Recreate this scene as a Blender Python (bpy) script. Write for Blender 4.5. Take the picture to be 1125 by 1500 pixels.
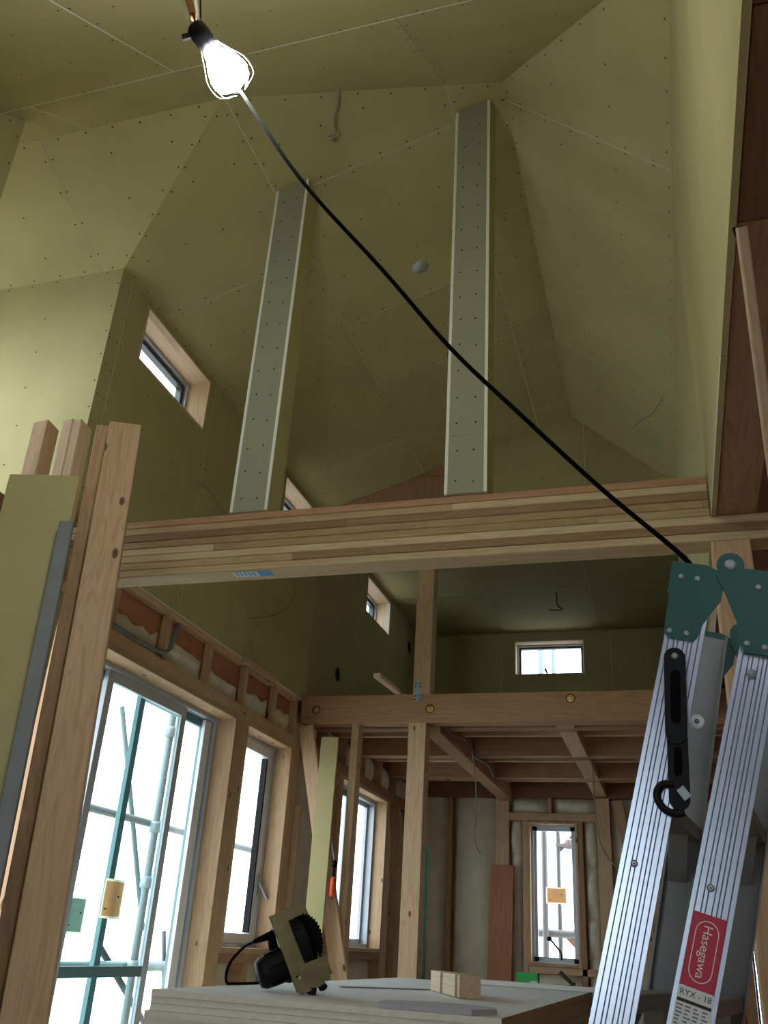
import bpy, math, random
from mathutils import Vector, Matrix, noise
from mathutils.geometry import tessellate_polygon
random.seed(7)
V = Vector
for _o in list(bpy.data.objects):
    bpy.data.objects.remove(_o)
SC = bpy.context.scene
COL = SC.collection

# ------------------------------------------------------------------ camera, sky, exposure
E = 1.13                     # eye height above the floor; every z below is measured from the eye
cam_d = bpy.data.cameras.new('camera')
cam = bpy.data.objects.new('camera', cam_d)
COL.objects.link(cam)
yaw, pit, rol = math.radians(18.29906), math.radians(25.74587), math.radians(3.65038)
_f = V((-math.sin(yaw) * math.cos(pit), math.cos(yaw) * math.cos(pit), math.sin(pit)))
_r0 = V((math.cos(yaw), math.sin(yaw), 0))
_u0 = _r0.cross(_f)
_r = _r0 * math.cos(rol) + _u0 * math.sin(rol)
_u = -_r0 * math.sin(rol) + _u0 * math.cos(rol)
cam.matrix_world = Matrix(((_r.x, _u.x, -_f.x, 0), (_r.y, _u.y, -_f.y, 0), (_r.z, _u.z, -_f.z, E), (0, 0, 0, 1)))
cam_d.sensor_fit = 'VERTICAL'
cam_d.sensor_height = 36.0
cam_d.lens = 36.0 * 1312.834 / 1500.0
cam_d.clip_start = 0.02
cam_d.clip_end = 200
SC.camera = cam

world = bpy.data.worlds.new('overcast_sky')
SC.world = world
world.use_nodes = True
_bg = world.node_tree.nodes['Background']
_bg.inputs['Color'].default_value = (0.84, 0.92, 1.0, 1)
_bg.inputs['Strength'].default_value = 5.6

SC.view_settings.view_transform = 'Standard'
SC.view_settings.look = 'None'
SC.view_settings.gamma = 1.0
SC.view_settings.use_curve_mapping = False
SC.view_settings.exposure = 0.0
BULB_STRENGTH = 195.0

# ------------------------------------------------------------------ materials
def srgb(r, g, b):
    f = lambda c: c / 12.92 if c <= 0.04045 else ((c + 0.055) / 1.055) ** 2.4
    return (f(r / 255), f(g / 255), f(b / 255), 1)

class NT:
    def __init__(self, name):
        self.m = bpy.data.materials.new(name)
        self.m.use_nodes = True
        self.t = self.m.node_tree
        self.b = self.t.nodes['Principled BSDF']
    def n(self, typ, **kw):
        nd = self.t.nodes.new(typ)
        for k, v in kw.items():
            if k in nd.inputs:
                nd.inputs[k].default_value = v
            else:
                setattr(nd, k, v)
        return nd
    def l(self, a, b):
        self.t.links.new(a, b)
    def ramp(self, fac, stops):
        r = self.n('ShaderNodeValToRGB')
        while len(r.color_ramp.elements) < len(stops):
            r.color_ramp.elements.new(0.5)
        for e, (p, c) in zip(r.color_ramp.elements, stops):
            e.position = p
            e.color = c
        self.l(fac, r.inputs['Fac'])
        return r.outputs['Color']
    def mix(self, fac, a, b, mode='MIX'):
        m = self.n('ShaderNodeMixRGB', blend_type=mode)
        for s, v in (('Fac', fac), ('Color1', a), ('Color2', b)):
            if hasattr(v, 'is_output'):
                self.l(v, m.inputs[s])
            else:
                m.inputs[s].default_value = v
        return m.outputs['Color']

def plain(name, col, rough=0.6, metal=0.0, var=0.0, bump=0.0, scale=40.0):
    t = NT(name)
    t.b.inputs['Base Color'].default_value = col
    t.b.inputs['Roughness'].default_value = rough
    t.b.inputs['Metallic'].default_value = metal
    if var or bump:
        co = t.n('ShaderNodeTexCoord').outputs['Object']
        nz = t.n('ShaderNodeTexNoise', Scale=scale, Detail=6.0)
        t.l(co, nz.inputs['Vector'])
        if var:
            d = tuple(c * (1 - var) for c in col[:3]) + (1,)
            b = tuple(min(1, c * (1 + var)) for c in col[:3]) + (1,)
            t.l(t.ramp(nz.outputs['Fac'], [(0.3, d), (0.7, b)]), t.b.inputs['Base Color'])
        if bump:
            bp = t.n('ShaderNodeBump', Strength=bump, Distance=0.005)
            t.l(nz.outputs['Fac'], bp.inputs['Height'])
            t.l(bp.outputs['Normal'], t.b.inputs['Normal'])
    return t.m

def wood(name, light, dark, knot=(0.09, 0.045, 0.025, 1), knots=True, var=0.22, grain=1.0, rough=0.65):
    """grain runs along local Z; every object gets its own offset and tone"""
    t = NT(name)
    tc = t.n('ShaderNodeTexCoord')
    oi = t.n('ShaderNodeObjectInfo')
    mul = t.n('ShaderNodeVectorMath', operation='SCALE')
    cx = t.n('ShaderNodeCombineXYZ')
    for i in range(3):
        t.l(oi.outputs['Random'], cx.inputs[i])
    t.l(cx.outputs[0], mul.inputs[0])
    mul.inputs['Scale'].default_value = 37.0
    add = t.n('ShaderNodeVectorMath', operation='ADD')
    t.l(tc.outputs['Object'], add.inputs[0])
    t.l(mul.outputs[0], add.inputs[1])
    mp = t.n('ShaderNodeMapping')
    mp.inputs['Scale'].default_value = (9 * grain, 9 * grain, 0.9 * grain)
    t.l(add.outputs[0], mp.inputs['Vector'])
    n1 = t.n('ShaderNodeTexNoise', Scale=1.6, Detail=3.0, Distortion=0.6)
    t.l(mp.outputs[0], n1.inputs['Vector'])
    wv = t.n('ShaderNodeMath', operation='MULTIPLY')
    t.l(n1.outputs['Fac'], wv.inputs[0]); wv.inputs[1].default_value = 58.0
    sn = t.n('ShaderNodeMath', operation='SINE')
    t.l(wv.outputs[0], sn.inputs[0])
    mr = t.n('ShaderNodeMapRange')
    t.l(sn.outputs[0], mr.inputs['Value'])
    mr.inputs['From Min'].default_value = -1
    mid = tuple((a + b) / 2 for a, b in zip(light, dark))
    colr = t.ramp(mr.outputs[0], [(0.0, light), (0.62, tuple(l * .8 + m * .2 for l, m in zip(light, mid))), (1.0, tuple(l * .45 + m * .55 for l, m in zip(light, mid)))])
    n2 = t.n('ShaderNodeTexNoise', Scale=1.0, Detail=5.0)
    mp2 = t.n('ShaderNodeMapping')
    mp2.inputs['Scale'].default_value = (120, 120, 4)
    t.l(add.outputs[0], mp2.inputs['Vector'])
    t.l(mp2.outputs[0], n2.inputs['Vector'])
    fine = t.ramp(n2.outputs['Fac'], [(0.3, (0.86, 0.84, 0.82, 1)), (0.65, (1, 1, 1, 1))])
    colr = t.mix(1.0, colr, fine, 'MULTIPLY')
    # tone per object
    tone = t.ramp(oi.outputs['Random'], [(0.0, (1 - var, 1 - var * 1.1, 1 - var * 1.25, 1)), (1.0, (1.0, 1.0, 1.0, 1))])
    colr = t.mix(1.0, colr, tone, 'MULTIPLY')
    if knots:
        vo = t.n('ShaderNodeTexVoronoi', Scale=1.0)
        mp3 = t.n('ShaderNodeMapping')
        mp3.inputs['Scale'].default_value = (11, 11, 5.2)
        t.l(add.outputs[0], mp3.inputs['Vector'])
        t.l(mp3.outputs[0], vo.inputs['Vector'])
        kf = t.ramp(vo.outputs['Distance'], [(0.0, (1, 1, 1, 1)), (0.09, (0.85, 0.85, 0.85, 1)), (0.125, (0, 0, 0, 1))])
        colr = t.mix(kf, colr, knot)
    t.l(colr, t.b.inputs['Base Color'])
    t.b.inputs['Roughness'].default_value = rough
    t.b.inputs['Specular IOR Level'].default_value = 0.25
    bp = t.n('ShaderNodeBump', Strength=0.12, Distance=0.002)
    t.l(n2.outputs['Fac'], bp.inputs['Height'])
    t.l(bp.outputs['Normal'], t.b.inputs['Normal'])
    return t.m

def paper_board(name, col, var=0.06):
    t = NT(name)
    co = t.n('ShaderNodeTexCoord').outputs['Object']
    oi = t.n('ShaderNodeObjectInfo')
    n1 = t.n('ShaderNodeTexNoise', Scale=3.0, Detail=4.0)
    n2 = t.n('ShaderNodeTexNoise', Scale=260.0, Detail=2.0)
    t.l(co, n1.inputs['Vector']); t.l(co, n2.inputs['Vector'])
    lo = tuple(c * (1 - var) for c in col[:3]) + (1,)
    hi = tuple(c * (1 + var) for c in col[:3]) + (1,)
    c = t.ramp(n1.outputs['Fac'], [(0.3, lo), (0.7, hi)])
    c = t.mix(1.0, c, t.ramp(n2.outputs['Fac'], [(0.35, (0.94, 0.94, 0.93, 1)), (0.6, (1, 1, 1, 1))]), 'MULTIPLY')
    c = t.mix(1.0, c, t.ramp(oi.outputs['Random'], [(0, (0.95, 0.95, 0.94, 1)), (1, (1, 1, 1, 1))]), 'MULTIPLY')
    t.l(c, t.b.inputs['Base Color'])
    t.b.inputs['Roughness'].default_value = 0.85
    t.b.inputs['Specular IOR Level'].default_value = 0.12
    return t.m

def emit(name, col, s):
    t = NT(name)
    t.b.inputs['Base Color'].default_value = (0.9, 0.9, 0.9, 1)
    t.b.inputs['Emission Color'].default_value = col
    t.b.inputs['Emission Strength'].default_value = s
    return t.m

def glass_mat(name, tint):
    t = NT(name)
    tr = t.n('ShaderNodeBsdfTransparent'); tr.inputs['Color'].default_value = tint
    gl = t.n('ShaderNodeBsdfGlossy'); gl.inputs['Roughness'].default_value = 0.02
    lw = t.n('ShaderNodeLayerWeight'); lw.inputs['Blend'].default_value = 0.5
    pw = t.n('ShaderNodeMath', operation='POWER'); t.l(lw.outputs['Facing'], pw.inputs[0]); pw.inputs[1].default_value = 4.0
    fr = t.n('ShaderNodeMath', operation='MULTIPLY_ADD'); t.l(pw.outputs[0], fr.inputs[0]); fr.inputs[1].default_value = 0.4; fr.inputs[2].default_value = 0.02
    mx = t.n('ShaderNodeMixShader')
    t.l(fr.outputs[0], mx.inputs[0]); t.l(tr.outputs[0], mx.inputs[1]); t.l(gl.outputs[0], mx.inputs[2])
    t.l(mx.outputs[0], t.t.nodes['Material Output'].inputs['Surface'])
    return t.m

M = {}
M['khaki'] = paper_board('khaki_paper_board', srgb(187, 178, 132))
M['grey_board'] = paper_board('grey_paper_board', srgb(160, 159, 136))
M['gypsum'] = plain('white_gypsum_edge', srgb(236, 234, 226), 0.9, var=0.05)
M['joint'] = plain('joint_backing', srgb(228, 222, 196), 0.9, var=0.05)
M['screw'] = plain('dark_screw_head', srgb(34, 29, 22), 0.5, 0.3)
M['pine'] = wood('pine', srgb(220, 188, 154), srgb(172, 128, 94))
M['pine_clear'] = wood('clear_pine', srgb(226, 200, 170), srgb(190, 154, 120), knots=False)
M['fir'] = wood('red_fir', srgb(184, 146, 114), srgb(128, 90, 64), var=0.15, grain=0.8, knots=False)
M['dark_fir'] = wood('dark_fir', srgb(138, 102, 82), srgb(92, 62, 50), var=0.15, grain=0.8, knots=False)
M['redwood'] = wood('red_board', srgb(190, 130, 100), srgb(146, 90, 66), knots=False, var=0.1)
M['ply'] = plain('red_plywood', srgb(150, 106, 88), 0.7, var=0.12, scale=9)
M['glu'] = [wood('lamella_%d' % i, srgb(*a), srgb(*b), var=0.2, knots=(i == 3)) for i, (a, b) in enumerate([
    ((200, 174, 136), (156, 124, 90)), ((162, 132, 98), (120, 90, 64)), ((214, 192, 156), (180, 150, 114)), ((186, 160, 120), (126, 98, 68)), ((184, 144, 112), (148, 106, 80))])]
M['wool'] = plain('insulation_wool', srgb(228, 220, 202), 0.95, var=0.12, bump=0.6, scale=14)
M['film'] = plain('insulation_film', srgb(214, 204, 182), 0.55, var=0.1, bump=0.4, scale=7)
M['alu'] = plain('window_aluminium', srgb(186, 193, 203), 0.42, 0.25, var=0.03)
M['alu_dark'] = plain('dark_aluminium', srgb(74, 80, 84), 0.4, 0.5)
M['alu_teal'] = plain('teal_grey_aluminium', srgb(96, 130, 136), 0.4, 0.3)
M['white_frame'] = plain('white_window_frame', srgb(224, 228, 234), 0.4)
M['glass'] = glass_mat('clear_glass', (0.96, 0.985, 0.98, 1))
M['glass_tint'] = glass_mat('greenish_glass', (0.86, 0.96, 0.94, 1))
M['black'] = plain('black_plastic', srgb(15, 15, 18), 0.55)
M['black'].node_tree.nodes['Principled BSDF'].inputs['Specular IOR Level'].default_value = 0.2
M['black_rubber'] = plain('black_rubber', srgb(8, 8, 8), 0.95)
M['black_rubber'].node_tree.nodes['Principled BSDF'].inputs['Specular IOR Level'].default_value = 0.1
M['steel'] = plain('galvanised_steel', srgb(160, 168, 176), 0.45, 0.35, var=0.06)
M['grey_steel'] = plain('grey_channel', srgb(128, 134, 140), 0.5, 0.2, var=0.08, scale=12)
M['brass'] = plain('zinc_yellow_bolt', srgb(196, 170, 104), 0.35, 0.9)
M['ladder'] = plain('ribbed_aluminium', srgb(208, 218, 236), 0.27, 0.95, var=0.05, scale=24)
M['groove'] = plain('ladder_groove', srgb(122, 130, 144), 0.65, 0.3)  # toned darker than the rail to stand in for shade in the grooves
M['ladder_shaded'] = plain('ladder_inside_shaded', srgb(140, 142, 142), 0.5, 0.6, var=0.05)  # greyer copy of the ladder metal, its shade put into the colour
M['green'] = plain('green_painted_metal', srgb(0, 80, 72), 0.45, 0.0, var=0.05)
M['green_dark'] = plain('dark_green_plastic', srgb(22, 104, 58), 0.6)
M['scrap'] = plain('grey_board_scrap', srgb(188, 188, 200), 0.85, var=0.04)
M['green_bright'] = plain('green_plastic', srgb(40, 170, 80), 0.5)
M['red'] = plain('red_sticker', srgb(190, 34, 66), 0.5)
M['white'] = plain('white_paper', srgb(226, 226, 224), 0.7)
M['ink'] = plain('black_ink', srgb(34, 34, 36), 0.6)
M['blue'] = plain('blue_print', srgb(70, 140, 220), 0.6)
M['palepaper'] = plain('pale_blue_paper', srgb(196, 212, 224), 0.6)
M['orange'] = plain('orange_rubber', srgb(236, 84, 34), 0.45)
def paper_film(name, col):
    t = NT(name)
    t.b.inputs['Base Color'].default_value = col
    t.b.inputs['Roughness'].default_value = 0.7
    tl = t.n('ShaderNodeBsdfTranslucent'); tl.inputs['Color'].default_value = col
    mx = t.n('ShaderNodeMixShader'); mx.inputs[0].default_value = 0.85
    t.l(t.b.outputs[0], mx.inputs[1]); t.l(tl.outputs[0], mx.inputs[2])
    t.l(mx.outputs[0], t.t.nodes['Material Output'].inputs['Surface'])
    return t.m
M['sticker'] = paper_film('orange_sticker', srgb(236, 206, 178))
M['pale_sticker'] = paper_film('pale_sticker', srgb(176, 196, 196))
M['pipe'] = plain('scaffold_pipe_paint', srgb(128, 142, 148), 0.5, 0.2, var=0.06)
M['clearfilm'] = paper_film('sticker_border', srgb(222, 220, 208))
M['brassplate'] = plain('worn_saw_base', srgb(112, 106, 80), 0.4, 0.8, var=0.16, scale=30)
M['wire_grey'] = plain('grey_cable', srgb(150, 146, 130), 0.6)
M['wire_dark'] = plain('dark_wire', srgb(60, 54, 44), 0.6)
M['bulb'] = emit('lit_bulb', (0.96, 1.0, 0.96, 1), BULB_STRENGTH)
M['clearplastic'] = glass_mat('clear_plastic', (0.9, 0.93, 0.86, 1))
M['concrete'] = plain('floor_plywood', srgb(212, 190, 160), 0.8, var=0.12, scale=6)
M['ground'] = plain('pale_gravel', srgb(190, 188, 182), 0.9, var=0.12, scale=5)
M['hole'] = plain('dark_hole', srgb(16, 15, 13), 0.9)
M['sheetedge'] = plain('brown_paper_edge', srgb(176, 158, 126), 0.85, var=0.1)
M['sheet'] = plain('white_plasterboard_paper', srgb(226, 225, 226), 0.85, var=0.03, scale=8)
M['siding'] = plain('pale_siding', srgb(220, 222, 224), 0.9)

# ------------------------------------------------------------------ builders
POS = {}                      # rel. position of every thing's origin

def reg(o, rel, parent=None):
    POS[o] = V(rel)
    COL.objects.link(o)
    if parent is None:
        o.location = V(rel) + V((0, 0, E))
    else:
        o.parent = parent
        o.location = V(rel) - POS[parent]
    return o

def tag(o, label=None, cat=None, group=None, kind=None):
    if label: o['label'] = label
    if cat: o['category'] = cat
    if group: o['group'] = group
    if kind: o['kind'] = kind
    return o

def thing(name, rel, label=None, cat=None, group=None, kind=None):
    o = bpy.data.objects.new(name, None)
    o.empty_display_size = 0.05
    reg(o, rel)
    return tag(o, label, cat, group, kind)

def mesh(name, verts, faces, mat, parent=None, smooth=False, mats=None, fmat=None):
    """verts given in room coordinates; the origin goes to the base of the piece"""
    verts = [V(v) for v in verts]
    lo = V([min(v[i] for v in verts) for i in range(3)])
    hi = V([max(v[i] for v in verts) for i in range(3)])
    org = V(((lo.x + hi.x) / 2, (lo.y + hi.y) / 2, lo.z))
    me = bpy.data.meshes.new(name)
    me.from_pydata([v - org for v in verts], [], faces)
    for m in (mats or [mat]):
        me.materials.append(m)
    if fmat:
        for p, i in zip(me.polygons, fmat):
            p.material_index = i
    if smooth:
        for p in me.polygons:
            p.use_smooth = True
    me.validate(); me.update()
    o = bpy.data.objects.new(name, me)
    return reg(o, org, parent)

BOXF = [(0, 3, 2, 1), (4, 5, 6, 7), (0, 1, 5, 4), (1, 2, 6, 5), (2, 3, 7, 6), (3, 0, 4, 7)]
def boxv(x0, x1, y0, y1, z0, z1):
    return [(x0, y0, z0), (x1, y0, z0), (x1, y1, z0), (x0, y1, z0), (x0, y0, z1), (x1, y0, z1), (x1, y1, z1), (x0, y1, z1)]

def boxes(name, bl, mat, parent=None, **kw):
    vs, fs = [], []
    for b in bl:
        k = len(vs); vs += boxv(*b); fs += [tuple(i + k for i in f) for f in BOXF]
    return mesh(name, vs, fs, mat, parent, **kw)

PRISM = {}
def prism_mesh(w, t, L, mat, ch):
    key = (round(w, 4), round(t, 4), round(L, 4), mat.name, ch)
    if key in PRISM: return PRISM[key]
    a, b = w / 2, t / 2
    c = min(ch, a * .4, b * .4)
    prof = [(-a + c, -b), (a - c, -b), (a, -b + c), (a, b - c), (a - c, b), (-a + c, b), (-a, b - c), (-a, -b + c)]
    vs = [(x, y, 0) for x, y in prof] + [(x, y, L) for x, y in prof]
    fs = [tuple(reversed(range(8))), tuple(range(8, 16))] + [(i, (i + 1) % 8, 8 + (i + 1) % 8, 8 + i) for i in range(8)]
    me = bpy.data.meshes.new('lumber')
    me.from_pydata(vs, [], fs); me.materials.append(mat); me.update()
    PRISM[key] = me
    return me

def frame_axes(d, wdir):
    z = V(d).normalized()
    x = V(wdir) - z * z.dot(V(wdir)); x.normalize()
    y = z.cross(x)
    return x, y, z

def board(name, p0, p1, wdir, w, t, mat, parent=None, ch=0.003):
    """a straight piece of lumber, grain along its local Z, from p0 to p1 (centre line)"""
    p0, p1 = V(p0), V(p1)
    x, y, z = frame_axes(p1 - p0, wdir)
    o = bpy.data.objects.new(name, prism_mesh(w, t, (p1 - p0).length, mat, ch))
    reg(o, p0, parent)
    R = Matrix((x, y, z)).transposed()
    o.rotation_euler = R.to_euler()
    return o

def lumber_box(name, x0, x1, y0, y1, z0, z1, axis, mat, parent=None):
    """axis-aligned lumber, grain along `axis`"""
    cx, cy, cz = (x0 + x1) / 2, (y0 + y1) / 2, (z0 + z1) / 2
    if axis == 'x': return board(name, (x0, cy, cz), (x1, cy, cz), (0, 1, 0), y1 - y0, z1 - z0, mat, parent)
    if axis == 'y': return board(name, (cx, y0, cz), (cx, y1, cz), (1, 0, 0), x1 - x0, z1 - z0, mat, parent)
    return board(name, (cx, cy, z0), (cx, cy, z1), (1, 0, 0), x1 - x0, y1 - y0, mat, parent)

def smooth_pts(pts, n=6):
    pts = [V(p) for p in pts]
    if len(pts) < 3: return pts
    out = []
    P = [pts[0] * 2 - pts[1]] + pts + [pts[-1] * 2 - pts[-2]]
    for i in range(1, len(P) - 2):
        for k in range(n):
            t = k / n
            a, b, c, d = P[i - 1], P[i], P[i + 1], P[i + 2]
            out.append(0.5 * ((2 * b) + (c - a) * t + (2 * a - 5 * b + 4 * c - d) * t * t + (3 * b - a - 3 * c + d) * t ** 3))
    out.append(pts[-1])
    return out

def tube(name, pts, r, mat, parent=None, n=6, seg=6):
    pts = smooth_pts(pts, seg)
    vs, fs = [], []
    prev = None
    for i, p in enumerate(pts):
        d = (pts[min(i + 1, len(pts) - 1)] - pts[max(i - 1, 0)]).normalized()
        ref = prev if prev is not None else (V((0, 0, 1)) if abs(d.z) < .9 else V((1, 0, 0)))
        x = (ref - d * d.dot(ref)).normalized(); y = d.cross(x); prev = x
        rr = r[min(i, len(r) - 1)] if isinstance(r, (list, tuple)) else r
        for k in range(n):
            a = 2 * math.pi * k / n
            vs.append(p + x * math.cos(a) * rr + y * math.sin(a) * rr)
    for i in range(len(pts) - 1):
        for k in range(n):
            fs.append((i * n + k, i * n + (k + 1) % n, (i + 1) * n + (k + 1) % n, (i + 1) * n + k))
    fs.append(tuple(reversed(range(n)))); fs.append(tuple(range(len(vs) - n, len(vs))))
    return mesh(name, vs, fs, mat, parent, smooth=True)

def lathe(name, base, axis, prof, mat, parent=None, n=16, smooth=True):
    """prof: (distance along axis, radius)"""
    a = V(axis).normalized()
    ref = V((0, 0, 1)) if abs(a.z) < .9 else V((1, 0, 0))
    x = (ref - a * a.dot(ref)).normalized(); y = a.cross(x)
    vs, fs = [], []
    for h, r in prof:
        for k in range(n):
            q = 2 * math.pi * k / n
            vs.append(V(base) + a * h + (x * math.cos(q) + y * math.sin(q)) * max(r, 1e-5))
    for i in range(len(prof) - 1):
        for k in range(n):
            fs.append((i * n + k, i * n + (k + 1) % n, (i + 1) * n + (k + 1) % n, (i + 1) * n + k))
    fs.append(tuple(reversed(range(n)))); fs.append(tuple(range(len(vs) - n, len(vs))))
    return mesh(name, vs, fs, mat, parent, smooth=smooth)

def plate(name, poly, O, U, W, N, t, mat, parent=None, holes=(), mats=None, side=None):
    """a flat piece cut to outline `poly` (2D, in axes U, W at O), thickness t along N"""
    O, U, W, N = V(O), V(U), V(W), V(N)
    loops = [list(poly)] + [list(h) for h in holes]
    flat = [p for l in loops for p in l]
    tris = tessellate_polygon([[V((p[0], p[1], 0)) for p in l] for l in loops])
    n = len(flat)
    vs = [O + U * p[0] + W * p[1] for p in flat] + [O + U * p[0] + W * p[1] + N * t for p in flat]
    flip = U.cross(W).dot(N) > 0
    fs, fm = [], []
    for a, b, c in tris:
        A, B, C = flat[a], flat[b], flat[c]
        ccw = (B[0] - A[0]) * (C[1] - A[1]) - (B[1] - A[1]) * (C[0] - A[0]) > 0
        tri = (a, b, c) if ccw else (a, c, b)
        if flip: tri = (tri[0], tri[2], tri[1])
        fs.append(tri); fm.append(0)
        fs.append((tri[0] + n, tri[2] + n, tri[1] + n)); fm.append(0)
    k = 0
    for li, l in enumerate(loops):
        m = len(l)
        area = sum(l[i][0] * l[(i + 1) % m][1] - l[(i + 1) % m][0] * l[i][1] for i in range(m))
        rev = (area > 0) != (li > 0)
        if flip: rev = not rev
        for i in range(m):
            a, b = k + i, k + (i + 1) % m
            fs.append((a, b, b + n, a + n) if not rev else (b, a, a + n, b + n)); fm.append(1 if mats and len(mats) > 1 else 0)
        k += m
    return mesh(name, vs, fs, mat, parent, mats=mats, fmat=fm if mats else None)

def clip_poly(poly, rect):
    u0, v0, u1, v1 = rect
    def cut(P, ax, lim, keep_less):
        out = []
        for i in range(len(P)):
            a, b = P[i], P[(i + 1) % len(P)]
            ia = (a[ax] <= lim) if keep_less else (a[ax] >= lim)
            ib = (b[ax] <= lim) if keep_less else (b[ax] >= lim)
            if ia: out.append(a)
            if ia != ib:
                t = (lim - a[ax]) / (b[ax] - a[ax])
                out.append((a[0] + (b[0] - a[0]) * t, a[1] + (b[1] - a[1]) * t))
        return out
    for ax, lim, less in ((0, u0, False), (0, u1, True), (1, v0, False), (1, v1, True)):
        poly = cut(poly, ax, lim, less)
        if len(poly) < 3: return []
    out = []
    for p in poly:
        if not out or (abs(p[0] - out[-1][0]) + abs(p[1] - out[-1][1])) > 1e-6: out.append(p)
    if len(out) > 2 and abs(out[0][0] - out[-1][0]) + abs(out[0][1] - out[-1][1]) < 1e-6: out.pop()
    return out if len(out) > 2 else []

def inset(poly, d):
    n = len(poly)
    ds = d if isinstance(d, (list, tuple)) else [d] * n
    area = sum(poly[i][0] * poly[(i + 1) % n][1] - poly[(i + 1) % n][0] * poly[i][1] for i in range(n))
    s = 1 if area > 0 else -1
    lines = []
    for i in range(n):
        a, b = poly[i], poly[(i + 1) % n]
        L = math.hypot(b[0] - a[0], b[1] - a[1])
        nx, ny = -(b[1] - a[1]) / L * s, (b[0] - a[0]) / L * s
        lines.append(((a[0] + nx * ds[i], a[1] + ny * ds[i]), (b[0] - a[0], b[1] - a[1])))
    out = []
    for i in range(n):
        (p, r), (q, t) = lines[i - 1], lines[i]
        den = r[0] * t[1] - r[1] * t[0]
        if abs(den) < 1e-9: out.append(q); continue
        k = ((q[0] - p[0]) * t[1] - (q[1] - p[1]) * t[0]) / den
        out.append((p[0] + r[0] * k, p[1] + r[1] * k))
    return out

def inside(p, poly, m=0.0):
    n = len(poly)
    area = sum(poly[i][0] * poly[(i + 1) % n][1] - poly[(i + 1) % n][0] * poly[i][1] for i in range(n))
    s = 1 if area > 0 else -1
    for i in range(n):
        a, b = poly[i], poly[(i + 1) % n]
        L = math.hypot(b[0] - a[0], b[1] - a[1]) or 1
        if s * ((b[0] - a[0]) * (p[1] - a[1]) - (b[1] - a[1]) * (p[0] - a[0])) / L < m: return False
    return True

def circle2(c, r, n=18):
    return [(c[0] + r * math.cos(2 * math.pi * i / n), c[1] + r * math.sin(2 * math.pi * i / n)) for i in range(n)]
def rect2(u0, v0, u1, v1):
    return [(u0, v0), (u1, v0), (u1, v1), (u0, v1)]

def screw_field(parent, O, U, W, N, pieces, holes, rows, pitch=0.2):
    """small dark screw heads along the board edges and the joists behind"""
    vs, fs = [], []
    O, U, W, N = V(O), V(U), V(W), V(N)
    def put(u, v):
        u += random.uniform(-.006, .006); v += random.uniform(-.006, .006)
        for h in holes:
            if inside((u, v), h, -0.012): return
        c = O + U * u + W * v - N * 0.0012
        k = len(vs)
        for i in range(5):
            a = 2 * math.pi * i / 5
            vs.append(c + U * math.cos(a) * 0.0046 + W * math.sin(a) * 0.0046)
        fs.append(tuple(range(k, k + 5)))
    for P in pieces:
        n = len(P)
        Q = inset(P, 0.016)
        for i in range(n):
            a, b = Q[i], Q[(i + 1) % n]
            L = math.hypot(b[0] - a[0], b[1] - a[1])
            if L < 0.06: continue
            m = max(1, round(L / (pitch * .72)))
            for k in range(m):
                t = (k + .5) / m
                q = (a[0] + (b[0] - a[0]) * t, a[1] + (b[1] - a[1]) * t)
                if inside(q, P, 0.008): put(*q)
        us = [p[0] for p in P]; ws = [p[1] for p in P]
        if rows[0] == 'u':
            u = min(us) + rows[1]
            while u < max(us) - 0.1:
                v = min(ws) + 0.12
                while v < max(ws):
                    if inside((u, v), P, 0.06): put(u, v)
                    v += pitch
                u += rows[1]
        else:
            v = min(ws) + rows[1]
            while v < max(ws) - 0.1:
                u = min(us) + 0.12
                while u < max(us):
                    if inside((u, v), P, 0.06): put(u, v)
                    u += pitch
                v += rows[1]
    o = mesh('screws', vs, fs, M['screw'], parent)
    o['kind'] = 'stuff'
    return o

def board_plane(parent, O, U, W, N, poly, rects, holes=(), mat=None, rows=('u', 0.303), gap=0.0024, t=0.005, back=True, screws=True, grow=None, edge='gypsum'):
    """plasterboards on a backing; N points away from the room"""
    O, U, W, N = V(O), V(U).normalized(), V(W).normalized(), V(N).normalized()
    mat = mat or M['khaki']
    pieces = []
    for r in rects:
        P = clip_poly(poly, r)
        if not P: continue
        def on_rim(a, b):
            mx_, my_ = (a[0] + b[0]) / 2, (a[1] + b[1]) / 2
            for i in range(len(poly)):
                c, d = poly[i], poly[(i + 1) % len(poly)]
                L = math.hypot(d[0] - c[0], d[1] - c[1])
                if abs((d[0] - c[0]) * (my_ - c[1]) - (d[1] - c[1]) * (mx_ - c[0])) / L < 1e-4: return True
            return False
        P = inset(P, [0.0002 if on_rim(P[i], P[(i + 1) % len(P)]) else gap for i in range(len(P))])
        if len(P) < 3: continue
        hs = [h for h in holes if all(inside(q, P, 0.004) for q in h)]
        plate('plasterboard', P, O, U, W, N, t, mat, parent, holes=hs, mats=[mat, M[edge]])
        pieces.append(P)
    if back:
        plate('backing', inset(poly, [-g for g in grow]) if grow else poly, O + N * (t + 0.001), U, W, N, 0.03, M['joint'], parent, holes=holes)
    if screws:
        screw_field(parent, O, U, W, N, pieces, holes, rows)
    return pieces

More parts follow.
